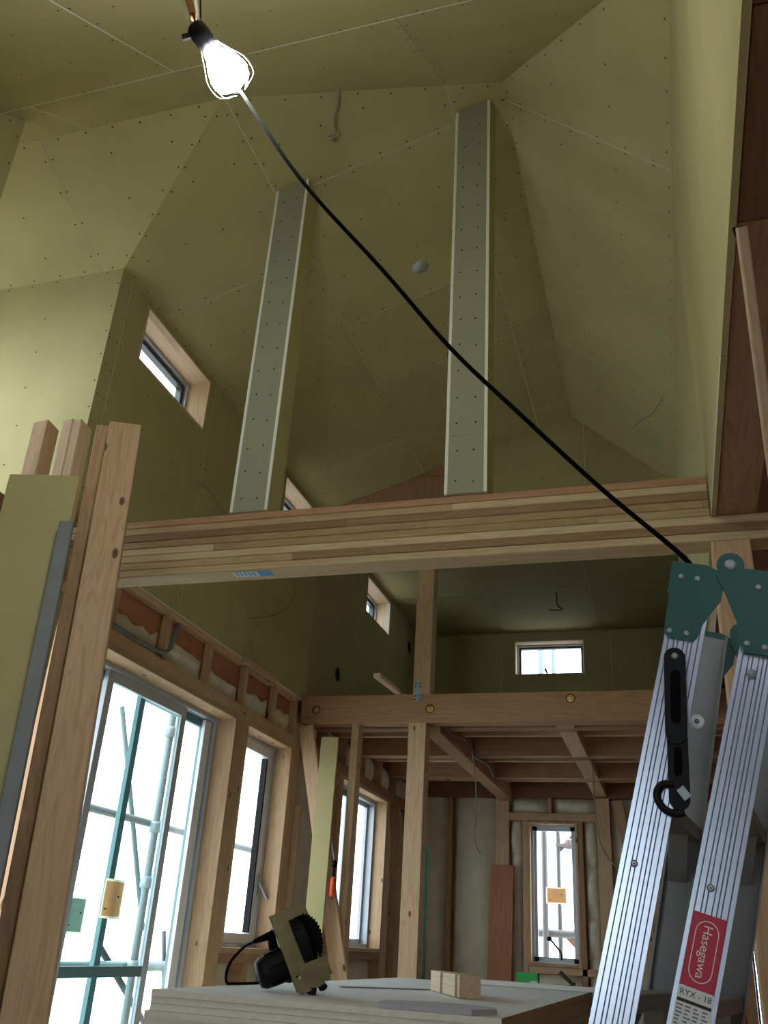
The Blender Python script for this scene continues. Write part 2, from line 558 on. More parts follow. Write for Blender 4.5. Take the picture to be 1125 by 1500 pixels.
def puffy(name, O, U, W, N, w, h, d, mat, parent=None, nu=8, nv=14, seed=0, amp=0.03, rag=0.0):
    """an insulation batt: bulging face towards -N (room), flat back"""
    O, U, W, N = V(O), V(U).normalized(), V(W).normalized(), V(N).normalized()
    vs, fs = [], []
    for j in range(nv + 1):
        for i in range(nu + 1):
            a, b = i / nu, j / nv
            bul = (abs(math.sin(math.pi * a)) ** .3) * ((math.sin(math.pi * (.06 + .88 * b)) ** .4) if not rag else (.25 + .75 * b) * (1 if b < .99 else .45))
            nz = noise.noise(V((a * w * 6 + seed * 3.1, b * h * 6, seed * 1.7)))
            nz2 = noise.noise(V((a * w * 22 + seed * 5.1, b * h * 22, seed)))
            off = bul * d + (nz * amp + nz2 * amp * .35) * bul
            sh = rag * noise.noise(V((a * w * 9 + seed, 7.7 + b, seed * 2.0))) if j == nv else 0
            vs.append(O + U * a * w + W * (b * h + sh) - N * off)
    for j in range(nv):
        for i in range(nu):
            k = j * (nu + 1) + i
            q = (k, k + 1, k + nu + 2, k + nu + 1)
            fs.append(q if U.cross(W).dot(N) < 0 else tuple(reversed(q)))
    return mesh(name, vs, fs, mat, parent, smooth=True)

TXT = {}
def text_mesh(s, size):
    cu = bpy.data.curves.new('lettering', 'FONT')
    cu.body = s; cu.size = size; cu.align_x = 'CENTER'; cu.align_y = 'CENTER'; cu.extrude = 0.0
    ob = bpy.data.objects.new('lettering', cu)
    COL.objects.link(ob)
    bpy.context.view_layer.update()
    me = bpy.data.meshes.new_from_object(ob.evaluated_get(bpy.context.evaluated_depsgraph_get()))
    bpy.data.objects.remove(ob)
    return me
def lettering(s, size, c, U, W, mat, parent, sx=1.0):
    """flat printed text centred at c, reading along U, tops towards W"""
    me = text_mesh(s, size)
    me.materials.clear(); me.materials.append(mat)
    U, W = V(U).normalized(), V(W).normalized()
    for v in me.vertices:
        v.co = U * v.co.x * sx + W * v.co.y
    me.update()
    o = bpy.data.objects.new('lettering', me)
    reg(o, c, parent)
    o['label'] = 'printed lettering'
    return o

# ------------------------------------------------------------------ room constants (metres from the eye)
FL = -1.13                    # floor
XL, XR = -2.33, 0.19          # left wall face, right upper wall face
YA, YG, YF = 2.825, 5.55, 8.5 # alcove cheek, gable and loft edge, far wall
ZE = 2.858                    # eaves
VX, VY, VZ = -1.559, 2.238, 3.108     # top of the valley
RX, RZ = -0.478, 3.460                # ridge
KN = 0.732
AX, AY, AZ = RX, VY + (RZ - VZ) / KN, RZ   # apex of the hip
def zN(y): return VZ + KN * (y - VY)

# ------------------------------------------------------------------ floor, ground outside
_fl = boxes('floor', [(XL - .14, 2.6, -2.6, YF + .14, FL - .05, FL)], M['concrete'])
tag(_fl, 'bare plywood subfloor of the unfinished room', kind='structure')
_gr = boxes('ground', [(-14, 8, -10, 22, FL - .75, FL - .6)], M['ground'])
tag(_gr, 'pale gravel ground outside the house', kind='structure')

# ------------------------------------------------------------------ ceilings
ceil_l = thing('ceiling', (-1.4, 4, ZE), 'khaki plasterboard slope rising from the small windows to the ridge', kind='structure')
# slope over the window wall (contains Y; rises with X)
k1 = (RZ - ZE) / (RX - XL)
cs = math.sqrt(1 + k1 * k1)
U1 = V((1, 0, k1)).normalized(); N1 = V((-k1, 0, 1)).normalized()
O1 = V((XL, 0, ZE))
def s1u(x): return (x - XL) * cs
poly1 = [(0, YA), (s1u(VX), VY), (s1u(AX), AY), (s1u(RX), YG), (0, YG)]
sx1, sx2 = s1u(-1.55), s1u(-0.71)
rects = [(0, 0, sx1, 3.22), (0, 3.22, sx1, 5.03), (0, 5.03, sx1, 6)] + \
        [(sx1, 0, sx2, 2.82), (sx1, 2.82, sx2, 3.79), (sx1, 3.79, sx2, 4.41), (sx1, 4.41, sx2, 6)] + \
        [(sx2, 0, 5, 3.48), (sx2, 3.48, 5, 5.3), (sx2, 5.3, 5, 6)]
hole_c = (s1u(-1.068), 3.585)
board_plane(ceil_l, O1, U1, (0, 1, 0), N1, poly1, rects, holes=[circle2(hole_c, 0.045)], rows=('v', 0.303), grow=[0, .08, .08, .08, .2])
_hc = O1 + U1 * hole_c[0] + V((0, 1, 0)) * hole_c[1]
lathe('hole_duct', _hc - N1 * 0.001, N1, [(0, 0.046), (0.12, 0.046), (0.121, 0.0)], M['alu'], ceil_l)

# slope over the alcove (contains X; falls with Y)
ceil_a = thing('ceiling', (-2.6, 2.5, ZE), 'bright plasterboard slope over the alcove on the left', kind='structure')
k2 = (VZ - ZE) / (YA - VY)
W2 = V((0, -1, k2)).normalized(); N2 = V((0, k2, 1)).normalized()
c2 = math.sqrt(1 + k2 * k2)
hh = (YA - VY) * c2
poly2 = [(-1.9, 0), (0, 0), (VX - XL, hh), (-1.9, hh)]
board_plane(ceil_a, (XL, YA, ZE), (1, 0, 0), W2, N2, poly2, [(-2, 0, -0.118, 2), (-0.118, 0, 2, 2)], rows=('u', 0.303), grow=[.1, 0, .08, .1])

# slope over the viewer (contains X; rises with Y)
ceil_n = thing('ceiling', (-1, 1, 2), 'large plasterboard slope above the hanging bulb', kind='structure')
W3 = V((0, 1, KN)).normalized(); N3 = V((0, -KN, 1)).normalized()
c3 = math.sqrt(1 + KN * KN)
y0 = -0.42
def n3v(y): return (y - y0) * c3
O3 = V((0, y0, zN(y0)))
yN_e = (ZE - VZ) / KN + VY
poly3a = [(XL, 0), (XR, 0), (XR, n3v(yN_e)), (AX, n3v(AY)), (VX, n3v(VY)), (XL, n3v(VY))]
s_y = n3v(1.92)
rects = [(-5, -1, -1.567, s_y - .91), (-1.567, -1, 0.25, s_y - .91), (-5, s_y - .91, -1.567, s_y), (-1.567, s_y - .91, 0.25, s_y),
         (-5, s_y, -2.2, 9), (-2.2, s_y, -0.705, 9), (-0.705, s_y, 1, 9)]
board_plane(ceil_n, O3, (1, 0, 0), W3, N3, poly3a, rects, rows=('v', 0.303), grow=[.05, .1, .08, .08, .08, .05])
poly3b = [(-4.23, n3v(2.036)), (XL, n3v(2.036)), (XL, n3v(VY)), (-4.23, n3v(VY))]
board_plane(ceil_n, O3, (1, 0, 0), W3, N3, poly3b, [(-5, 0, XL, 9)], rows=('v', 0.303), grow=[.1, 0, .08, .1])

# right slope (contains Y; falls with X)
ceil_r = thing('ceiling', (0, 4, ZE), 'plasterboard slope falling from the ridge to the right wall', kind='structure')
kr = (RZ - ZE) / (XR - RX)
cr = math.sqrt(1 + kr * kr)
U4 = V((1, 0, -kr)).normalized(); N4 = V((kr, 0, 1)).normalized()
def s4(x): return (x - RX) * cr
poly4 = [(s4(AX), AY), (s4(XR), yN_e), (s4(XR), YG), (0, YG)]
board_plane(ceil_r, (RX, 0, RZ), U4, (0, 1, 0), N4, poly4, [(-1, 0, 3, 2.815), (-1, 2.815, 3, 4.63), (-1, 4.63, 3, 9)], rows=('u', 0.303), grow=[.08, .1, .08, .08])

# flat ceiling over the loft
ceil_f = thing('ceiling', (-1, 7, ZE), 'flat dark plasterboard ceiling over the loft', kind='structure')
polyf = [(XL, YG), (XR, YG), (XR, YF), (XL, YF)]
board_plane(ceil_f, (0, 0, ZE), (1, 0, 0), (0, 1, 0), (0, 0, 1), polyf,
            [(-3, 5, -1.45, 7.37), (-3, 7.37, -1.45, 9), (-1.45, 5, -0.54, 7.37), (-1.45, 7.37, -0.54, 9), (-0.54, 5, 1, 7.37), (-0.54, 7.37, 1, 9)], grow=[0, .1, .1, .1])
# low ceilings behind and to the right of the viewer
_lc = boxes('ceiling', [(XL - .1, 2.6, -2.6, y0 + .02, zN(y0), zN(y0) + .04)], M['ply'])
tag(_lc, 'low plywood ceiling behind the viewer', kind='structure')
_lc = boxes('ceiling', [(XR + .045, 2.6, y0, YF + .1, 1.525, 1.56)], M['ply'])
tag(_lc, 'dark plywood low ceiling of the side room', kind='structure')

# gable triangle
gab = thing('wall_gable', (-0.5, YG, ZE), 'gable triangle of plasterboard above the glued beam', kind='structure')
gx = -1.15
polyg = [(gx, ZE + .001), (XR, ZE + .001), (RX, RZ), (gx, ZE + k1 * (gx - XL))]
board_plane(gab, (0, YG, 0), (1, 0, 0), (0, 0, 1), (0, 1, 0), polyg, [(-3, 0, -0.40, 9), (-0.40, 0, 3, 9)], rows=('u', 0.455), grow=[0, .08, .08, 0])
# bare beam in the gable, left end
polyw = [(XL, ZE + .001), (gx - .012, ZE + .001), (gx - .012, ZE + k1 * (gx - XL))]
for i, (za, zb) in enumerate([(ZE, ZE + .11), (ZE + .11, ZE + .23), (ZE + .23, ZE + .5)]):
    P = clip_poly(polyw, (-3, za, 3, zb))
    if P:
        g = plate('gable_board', inset(P, .0015), (0, YG + .012 + .004 * (i % 2), 0), (1, 0, 0), (0, 0, 1), (0, 1, 0), .05, M['fir'], gab)
plate('backing', inset(polyw, [0, -.05, -.08]), (0, YG + .07, 0), (1, 0, 0), (0, 0, 1), (0, 1, 0), .02, M['ply'], gab)
lumber_box('trim_batten', gx - .018, gx + .006, YG - .012, YG + .012, ZE + .004, ZE + k1 * (gx - XL) - .004, 'z', M['redwood'], gab)

# ------------------------------------------------------------------ left wall
wl = thing('wall_left', (XL, 4.5, FL), 'left wall, boarded above and bare studs below', kind='structure')
CW = [(3.08, 3.75), (4.90, 5.57), (6.73, 7.39)]     # three small high windows
cz0, cz1 = 2.511, 2.81
ZB = 1.459                                           # lower edge of the boards
ch = [rect2(a, cz0, b, cz1) for a, b in CW]
vents = [circle2((6.19, 1.81), .055), circle2((8.10, 2.62), .06)]
# plane X = XL, u = Y, v = Z
board_plane(wl, (XL, 0, 0), (0, 1, 0), (0, 0, 1), (-1, 0, 0), [(YA, ZB), (YF, ZB), (YF, ZE), (YA, ZE)],
            [(2, 0, 2.915, 9), (2.915, 0, 3.83, 9), (3.83, 0, 4.74, 9), (4.74, 0, 5.60, 9), (5.60, 0, 6.51, 9), (6.51, 0, 7.43, 9), (7.43, 0, 9, 9)],
            holes=ch + vents, rows=('u', 0.303), grow=[0, .1, .1, -.02], gap=.001)
for (yv, zv) in ((6.19, 1.81), (8.10, 2.62)):
    lathe('vent_hole', (XL - .001, yv, zv), (-1, 0, 0), [(0, .058), (.12, .058), (.121, 0)], M['hole'], wl)
# near part of the wall (left of the viewer), with the alcove opening
FILL_Y = (-1.9, -0.1)  # opening for the unseen window added to let in daylight
GW = rect2(FILL_Y[0], FL + .06, FILL_Y[1], 1.0)
polyn = [(-2.6, FL), (2.036, FL), (2.036, zN(2.036)), (y0, zN(y0)), (-2.6, zN(y0))]
board_plane(wl, (XL, 0, 0), (0, 1, 0), (0, 0, 1), (-1, 0, 0), polyn, [(-3, -2, 0.4, 9), (0.4, -2, 1.31, 9), (1.31, -2, 3, 9)], holes=[GW], rows=('u', 0.303))
board_plane(wl, (XL, 0, 0), (0, 1, 0), (0, 0, 1), (-1, 0, 0), [(2.036, FL), (YA + .1, FL), (YA + .1, 1.235), (2.036, 1.235)], [(0, -2, 5, 5)], screws=False)
lumber_box('sill_beam', XL - .12, XL + .002, 1.98, YA + .1, 1.239, 1.452, 'y', M['dark_fir'], wl)

# alcove
alc = thing('wall_alcove', (-3.2, YA, 1.45), 'bright plasterboard cheek of the alcove beside the high windows', kind='structure')
board_plane(alc, (0, YA, 0), (1, 0, 0), (0, 0, 1), (0, 1, 0), [(-4.23, 1.3), (XL, 1.3), (XL, ZE), (-4.23, ZE)], [(-5, 0, 0, 5)], rows=('u', 0.303), gap=.0004, grow=[0, -.02, .1, .1])
board_plane(alc, (0, 2.036, 0), (1, 0, 0), (0, 0, 1), (0, -1, 0), [(-4.23, 1.3), (XL - .013, 1.3), (XL - .013, zN(2.036)), (-4.23, zN(2.036))], [(-5, 0, 0, 5)], holes=[rect2(-3.9, 1.46, -2.55, 2.45)], screws=False, grow=[0, 0, .1, .1])
plate('end_wall', [(1.98, 1.3), (2.9, 1.3), (2.9, ZE), (VY, VZ + .05), (1.98, zN(1.98) + .05)], (-4.23, 0, 0), (0, 1, 0), (0, 0, 1), (-1, 0, 0), .1, M['khaki'], alc, holes=[rect2(2.10, 1.52, 2.76, 2.45)])
boxes('sill_floor', [(-4.3, XL - .12, 1.98, 2.9, 1.28, 1.32)], M['ply'], alc)

# outer sheathing of the lower left wall with its openings
DY = (3.12, 4.618); DZ = (FL + .03, 1.107)
SY = (4.793, 5.452); SZ = (-0.06, 1.107)
TY = (6.50, 7.633); TZ = (-0.03, 1.10)
plate('sheathing', rect2(YA + .1, FL, YF + .17, ZB + .02), (-2.455, 0, 0), (0, 1, 0), (0, 0, 1), (-1, 0, 0), .02, M['ply'], wl,
      holes=[rect2(DY[0], DZ[0], DY[1], DZ[1]), rect2(SY[0], SZ[0], SY[1], SZ[1]), rect2(TY[0], TZ[0], TY[1], TZ[1])])
def yb(name, y0_, y1_, z0, z1, mat='fir', x0=-2.45, x1=XL, ax='y'):
    return lumber_box(name, x0, x1, y0_, y1_, z0, z1, ax, M[mat], wl)
yb('header', YA + .1, 5.478, 1.122, 1.2, 'pine')
yb('top_plate', YA + .1, 5.478, ZB - .032, ZB, 'pine', -2.42, -2.345)
for yc in (2.95, 3.30, 3.768, 4.232, 4.69, 5.128):
    yb('cripple_stud', yc - .016, yc + .016, 1.2, ZB - .03, 'pine', -2.374, XL, 'z')
lumber_box('wall_beam', -2.45, -2.384, YA + .1, 5.478, 1.2, ZB - .005, 'y', M['redwood'], wl)
for i, (a, b) in enumerate([(2.97, 3.75), (3.785, 4.215), (4.248, 4.674), (4.706, 5.112), (5.144, 5.475)]):
    puffy('insulation_batt', (-2.383, a, 1.2), (0, 1, 0), (0, 0, 1), (-1, 0, 0), b - a, .105, .03, M['wool'], wl, 10, 6, seed=i, amp=.016, rag=.06)
# studs beside the openings
yb('stud', DY[0] - .13, DY[0] - .025, FL, 1.12, 'pine', ax='z')
yb('stud', 4.645, 4.768, FL, 1.12, 'pine', ax='z')
yb('stud', 5.477, 5.50, FL, ZB, 'pine', -2.45, -2.335, 'z')
yb('corner_post', 5.50, 5.61, FL, 1.29, 'pine', -2.45, -2.335, 'z')
yb('wall_batten', 5.62, 5.665, FL, .78, 'pine_clear', -2.42, -2.30, 'z')
yb('sill_plate', 4.77, 5.50, -.135, -.085, 'fir')
yb('stud', 5.10, 5.145, FL, -.135, 'fir', ax='z')
puffy('insulation_batt', (-2.44, 4.77, FL), (0, 1, 0), (0, 0, 1), (-1, 0, 0), .33, 0.99, .07, M['film'], wl, seed=11)
puffy('insulation_batt', (-2.44, 5.145, FL), (0, 1, 0), (0, 0, 1), (-1, 0, 0), .33, 0.99, .07, M['film'], wl, seed=12)
# under the loft
yb('header', 5.61, YF, 1.115, 1.2)
yb('upper_plate', 5.61, YF, 1.40, 1.46, 'dark_fir')
for yc in (6.06, 6.52, 6.98, 7.43, 7.88):
    yb('cripple_stud', yc - .016, yc + .016, 1.2, 1.40, 'pine', ax='z')
for i, (a, b) in enumerate([(5.62, 6.04), (6.08, 6.5), (6.54, 6.96), (7.0, 7.41), (7.45, 7.86), (7.9, 8.44)]):
    puffy('insulation_batt', (-2.44, a, 1.2), (0, 1, 0), (0, 0, 1), (-1, 0, 0), b - a, .2, .09, M['wool'], wl, 8, 6, seed=20 + i, amp=.02)
yb('stud', 6.42, 6.475, FL, 1.115, 'pine', ax='z')
yb('stud', 7.66, 7.71, FL, 1.115, 'pine', ax='z')
yb('stud', 8.02, 8.06, FL, 1.115, 'pine', ax='z')
yb('sill_plate', 6.47, 7.66, -.11, -.058, 'fir')
puffy('insulation_batt', (-2.44, 5.67, FL), (0, 1, 0), (0, 0, 1), (-1, 0, 0), .75, 2.24, .09, M['film'], wl, 8, 20, seed=31)
puffy('insulation_batt', (-2.44, 7.71, FL), (0, 1, 0), (0, 0, 1), (-1, 0, 0), .31, 2.24, .09, M['film'], wl, 8, 20, seed=32)
puffy('insulation_batt', (-2.44, 8.06, FL), (0, 1, 0), (0, 0, 1), (-1, 0, 0), .42, 2.24, .09, M['film'], wl, 8, 20, seed=33)
puffy('insulation_batt', (-2.44, 6.48, FL), (0, 1, 0), (0, 0, 1), (-1, 0, 0), .55, 1.02, .08, M['film'], wl, 8, 10, seed=34)
puffy('insulation_batt', (-2.44, 7.05, FL), (0, 1, 0), (0, 0, 1), (-1, 0, 0), .6, 1.02, .08, M['film'], wl, 8, 10, seed=35)
# outer closure behind the upper boards so the wall is one solid shell
plate('outer_boarding', rect2(YA + .1, ZB + .02, YF + .1, ZE + .1), (-2.5, 0, 0), (0, 1, 0), (0, 0, 1), (-1, 0, 0), .03, M['ply'], wl, holes=ch)
# the offcut batten over the board edge
lumber_box('edge_batten', XL, XL + .02, 4.60, 5.06, ZB - .03, ZB + .012, 'y', M['pine_clear'], wl)
tube('conduit', [(-2.335, 2.95, 1.218), (-2.335, 3.2, 1.222), (-2.335, 3.5, 1.216), (-2.336, 3.70, 1.222), (-2.335, 3.80, 1.26), (-2.345, 3.85, 1.36), (-2.36, 3.90, 1.44)], .012, M['grey_steel'], wl)

# ------------------------------------------------------------------ windows
def opening(o, u, out, w, h, d, name='window', jamb=None, jt=.018, proud=.0):
    pass

class Win:
    """O: lower left room-side corner of the clear opening; U along the wall; D outwards"""
    def __init__(self, num, O, U, D, w, h, label):
        self.O, self.U, self.D, self.w, self.h = V(O), V(U).normalized(), V(D).normalized(), w, h
        self.t = thing('window_%d' % num, self.O + self.U * w / 2, label, kind='structure')
    def p(self, u, z, d):
        return self.O + self.U * u + V((0, 0, z)) + self.D * d
    def bar(self, name, u0, z0, u1, z1, d0, d1, mat, parent=None):
        """box between (u0,z0) and (u1,z1) in the wall plane and depths d0..d1"""
        par = parent or self.t
        if abs(u1 - u0) >= abs(z1 - z0):
            a, b = self.p(u0, (z0 + z1) / 2, (d0 + d1) / 2), self.p(u1, (z0 + z1) / 2, (d0 + d1) / 2)
            return board(name, a, b, self.D, abs(d1 - d0), abs(z1 - z0), mat, par, .0015)
        a, b = self.p((u0 + u1) / 2, z0, (d0 + d1) / 2), self.p((u0 + u1) / 2, z1, (d0 + d1) / 2)
        return board(name, a, b, self.D, abs(d1 - d0), abs(u1 - u0), mat, par, .0015)
    def jambs(self, jt, d0, d1, mat):
        w, h = self.w, self.h
        self.bar('jamb', -jt, -jt, 0, h + jt, d0, d1, mat); self.bar('jamb', w, -jt, w + jt, h + jt, d0, d1, mat)
        self.bar('head_jamb', 0, h, w, h + jt, d0, d1, mat); self.bar('sill', 0, -jt, w, 0, d0, d1, mat)
    def frame(self, name, u0, z0, u1, z1, fw, d0, d1, mat, parent=None):
        self.bar(name, u0, z0, u0 + fw, z1, d0, d1, mat, parent); self.bar(name, u1 - fw, z0, u1, z1, d0, d1, mat, parent)
        self.bar(name, u0 + fw, z1 - fw, u1 - fw, z1, d0, d1, mat, parent); self.bar(name, u0 + fw, z0, u1 - fw, z0 + fw, d0, d1, mat, parent)
    def pane(self, u0, z0, u1, z1, d, mat):
        poly = [(u0, z0), (u1, z0), (u1, z1), (u0, z1)]
        return plate('pane', poly, self.p(0, 0, d), self.U, (0, 0, 1), self.D, .004, mat, self.t)

# 1 tall sliding door window
w1 = Win(1, (XL, DY[0], DZ[0]), (0, 1, 0), (-1, 0, 0), DY[1] - DY[0], DZ[1] - DZ[0], 'tall sliding glass door in the left wall behind the lumber')
w1.jambs(.027, -.002, .13, M['pine'])
W_, H_ = w1.w, w1.h
w1.frame('frame', 0, 0, W_, H_, .022, .112, .2, M['alu'])
ya_ = lambda y: y - DY[0]
w1.frame('inner_sash', ya_(3.52), .022, ya_(4.28), H_ - .022, .05, .125, .150, M['alu'])
w1.pane(ya_(3.57), .072, ya_(4.23), H_ - .07, .137, M['glass_tint'])
w1.frame('outer_sash', ya_(3.88), .022, W_ - .022, H_ - .022, .045, .165, .190, M['alu_teal'])
w1.frame('outer_sash', .022, .022, ya_(3.60), H_ - .022, .045, .165, .190, M['alu_teal'])
w1.pane(.06, .07, ya_(3.56), H_ - .07, .177, M['glass'])
w1.bar('transom', ya_(3.57), .90, ya_(4.23), .945, .128, .147, M['alu_teal'])
w1.pane(ya_(3.92), .07, W_ - .06, H_ - .07, .177, M['glass'])
w1.bar('screen_stile', W_ - .11, .02, W_ - .035, H_ - .03, .13, .15, M['white_frame'])
# 2 casement
w2 = Win(2, (XL, SY[0], SZ[0]), (0, 1, 0), (-1, 0, 0), SY[1] - SY[0], SZ[1] - SZ[0], 'casement window with a silver handle, second from the lumber')
w2.jambs(.027, -.002, .13, M['pine'])
w2.frame('frame', 0, 0, w2.w, w2.h, .018, .108, .19, M['alu'])
w2.frame('sash', .018, .018, w2.w - .018, w2.h - .018, .055, .118, .16, M['white_frame'])
w2.bar('gasket', w2.w - .090, .08, w2.w - .076, w2.h - .08, .12, .16, M['black'])
w2.pane(.07, .07, w2.w - .09, w2.h - .07, .14, M['glass'])
hd = board('handle', w2.p(w2.w - .05, .36, .10), w2.p(w2.w - .012, .27, .055), (1, 0, 0), .012, .022, M['steel'], w2.t)
board('handle_base', w2.p(w2.w - .048, .29, .113), w2.p(w2.w - .048, .40, .113), (1, 0, 0), .012, .03, M['steel'], w2.t)
# 3 sliding window under the loft
w3 = Win(3, (XL, TY[0], TZ[0]), (0, 1, 0), (-1, 0, 0), TY[1] - TY[0], TZ[1] - TZ[0], 'sliding window under the loft, seen behind the diagonal brace')
w3.jambs(.027, -.002, .13, M['pine'])
w3.frame('frame', 0, 0, w3.w, w3.h, .028, .10, .2, M['alu'])
w3.frame('inner_sash', .02, .02, w3.w / 2 + .06, w3.h - .02, .045, .12, .145, M['alu_teal'])
w3.pane(.06, .06, w3.w / 2 + .02, w3.h - .06, .13, M['glass_tint'])
w3.frame('outer_sash', w3.w / 2 - .0, .02, w3.w - .02, w3.h - .02, .04, .155, .18, M['alu'])
w3.pane(w3.w / 2 + .04, .06, w3.w - .06, w3.h - .06, .167, M['glass'])
# 4-6 small high windows
for i, (a, b) in enumerate(CW):
    lab = ['small high window left of the tall boxed posts', 'small high window half hidden behind the left boxed post', 'small high window over the loft beside the post'][i]
    w = Win(4 + i, (XL, a, cz0), (0, 1, 0), (-1, 0, 0), b - a, cz1 - cz0, lab)
    w.jambs(.011, -.006, .132, M['pine_clear'])
    w.frame('frame', 0, 0, w.w, w.h, .016, .125, .2, M['alu'])
    w.frame('sash', .014, .014, w.w - .014, w.h - .014, .028, .145, .185, M['alu_dark'])
    w.pane(.04, .04, w.w - .04, w.h - .04, .165, M['glass'])
    board('latch', w.p(w.w - .09, .02, .12), w.p(w.w - .05, .06, .10), (1, 0, 0), .01, .012, M['steel'], w.t)
# unseen windows added for daylight: left of the viewer and in the alcove
w = Win(7, (XL, FILL_Y[0], FL + .06), (0, 1, 0), (-1, 0, 0), FILL_Y[1] - FILL_Y[0], 1.0 - FL - .06, 'added daylight window beside the viewer, out of view')
w.frame('frame', 0, 0, w.w, w.h, .04, .02, .09, M['alu'])
w.bar('mullion', w.w / 2 - .03, .04, w.w / 2 + .03, w.h - .04, .03, .08, M['alu'])
w.pane(.04, .04, w.w - .04, w.h - .04, .05, M['glass'])
w = Win(8, (-4.23, 2.10, 1.52), (0, 1, 0), (-1, 0, 0), .66, .93, 'added daylight window at the end of the alcove, out of view')
w.frame('frame', 0, 0, w.w, w.h, .03, .03, .09, M['alu'])
w.pane(.03, .03, w.w - .03, w.h - .03, .05, M['glass'])

w = Win(13, (-3.9, 2.036, 1.46), (1, 0, 0), (0, -1, 0), 1.35, .99, 'added daylight window in the side of the alcove, out of view')  # unseen, added to brighten the alcove cheek
w.frame('frame', 0, 0, w.w, w.h, .025, .02, .08, M['alu'])
w.pane(.03, .03, w.w - .03, w.h - .03, .05, M['glass'])

# ------------------------------------------------------------------ far wall
wf = thing('wall_far', (-1, YF, FL), 'far wall, boarded in the loft and bare studs below', kind='structure')
FW = (-1.36, -0.705, 2.44, 2.762)
hole_f = rect2(FW[0], FW[2], FW[1], FW[3])
board_plane(wf, (0, YF, 0), (1, 0, 0), (0, 0, 1), (0, 1, 0), [(XL, 1.46), (XR, 1.46), (XR, ZE), (XL, ZE)], [(-3, 0, -1.5, 9), (-1.5, 0, -.45, 9), (-.45, 0, 3, 9)], holes=[hole_f], rows=('u', 0.303), grow=[0, .1, .1, .1])
TWX, TWZ = (-1.243, -0.842), (-0.06, 1.062)
SLX, SLZ = (0.525, 0.595), (-.95, .75)
plate('sheathing', rect2(XL - .17, FL, 2.6, ZE + .1), (0, YF + .125, 0), (1, 0, 0), (0, 0, 1), (0, 1, 0), .02, M['ply'], wf,
      holes=[hole_f, rect2(TWX[0], TWZ[0], TWX[1], TWZ[1]), rect2(SLX[0], SLZ[0], SLX[1], SLZ[1])])
def fb(name, x0, x1, z0, z1, mat='pine', ax='z', yy0=YF, yy1=YF + .12):
    return lumber_box(name, x0, x1, yy0, yy1, z0, z1, ax, M[mat], wf)
fb('tie_beam', XL, 2.5, 1.286, 1.46, 'dark_fir', 'x')
fb('header', -1.43, -.655, 1.088, 1.155, 'pine', 'x')
fb('stud', -1.55, -1.43, FL, 1.286)
fb('stud', -.655, -.535, FL, 1.286)
fb('stud', -2.0, -1.955, FL, 1.286, 'fir')
fb('stud', -1.31, -1.265, FL, 1.088, 'pine')
fb('stud', -.82, -.775, FL, 1.088, 'fir')
fb('cripple_stud', -1.075, -1.045, 1.155, 1.286)
fb('sill_plate', -1.265, -.655, -.14, -.085, 'pine', 'x')
fb('stud', -.23, -.125, FL, 1.286)
fb('stud', .30, .42, FL, 1.286)
for i, (x0, x1, z0, z1) in enumerate([(XL, -2.0, FL, 1.286), (-1.955, -1.55, FL, 1.286), (-1.43, -1.075, 1.155, 1.286), (-1.045, -.655, 1.155, 1.286),
                                      (-1.43, -1.31, FL, .02), (-1.43, -1.31, .02, .40), (-1.43, -1.31, .40, .80), (-1.43, -1.31, .80, 1.088),
                                      (-.775, -.655, FL, .0), (-.775, -.655, .0, .30), (-.775, -.655, .30, .72), (-.775, -.655, .72, 1.088),
                                      (-1.265, -.82, FL, -.14), (-.535, -.23, FL, 1.286), (-.125, .30, FL, 1.286)]):
    puffy('insulation_batt', (x0, YF + .115, z0), (1, 0, 0), (0, 0, 1), (0, 1, 0), x1 - x0, z1 - z0, .10, M['film'] if (z1 - z0) > 1.5 else M['wool'], wf, 8, 16 if z1 - z0 > 1 else 6, seed=40 + i, amp=.025)
board('wall_brace', (-.47, YF - .005, 1.27), (-.05, YF - .005, -.9), (1, 0, 0), .09, .03, M['pine'], wf)
w = Win(9, (FW[0], YF, FW[2]), (1, 0, 0), (0, 1, 0), FW[1] - FW[0], FW[3] - FW[2], 'small wide window in the far loft wall')
w.jambs(.012, -.006, .12, M['pine_clear'])
w.frame('frame', 0, 0, w.w, w.h, .016, .11, .19, M['alu'])
w.frame('sash', .014, .014, w.w - .014, w.h - .014, .022, .13, .17, M['alu_dark'])
w.pane(.03, .03, w.w - .03, w.h - .03, .15, M['glass'])
tube('latch', [w.p(.30, .012, .10), w.p(.285, .05, .095), w.p(.275, .075, .10)], [.006, .009, .014], M['black'], w.t, seg=1)
w = Win(10, (TWX[0], YF, TWZ[0]), (1, 0, 0), (0, 1, 0), TWX[1] - TWX[0], TWZ[1] - TWZ[0], 'tall narrow window in the far wall with scaffold outside')
tw = w
w.jambs(.022, -.004, .13, M['pine'])
w.frame('frame', 0, 0, w.w, w.h, .022, .08, .2, M['alu'])
w.frame('sash', .018, .02, w.w - .018, w.h - .02, .028, .11, .15, M['alu'])
for (uu, zz) in ((.012, .01), (w.w - .05, .01), (.012, w.h - .05), (w.w - .05, w.h - .05)):
    w.bar('corner_cap', uu, zz, uu + .04, zz + .035, .075, .108, M['black'])
w.pane(.045, .045, w.w - .045, w.h - .045, .13, M['glass'])
tube('crank_handle', [w.p(.245, .03, .085), w.p(.24, .09, .07), w.p(.19, .15, .06), w.p(.155, .185, .06)], .008, M['black'], w.t)
lathe('handle_knob', w.p(.15, .19, .055), (0, -1, 0), [(-.012, .006), (-.01, .02), (.01, .02), (.012, .006)], M['black'], w.t, 12)
w = Win(11, (SLX[0], YF, SLZ[0]), (1, 0, 0), (0, 1, 0), SLX[1] - SLX[0], SLZ[1] - SLZ[0], 'bright narrow slit of a sidelight beside the dark door')
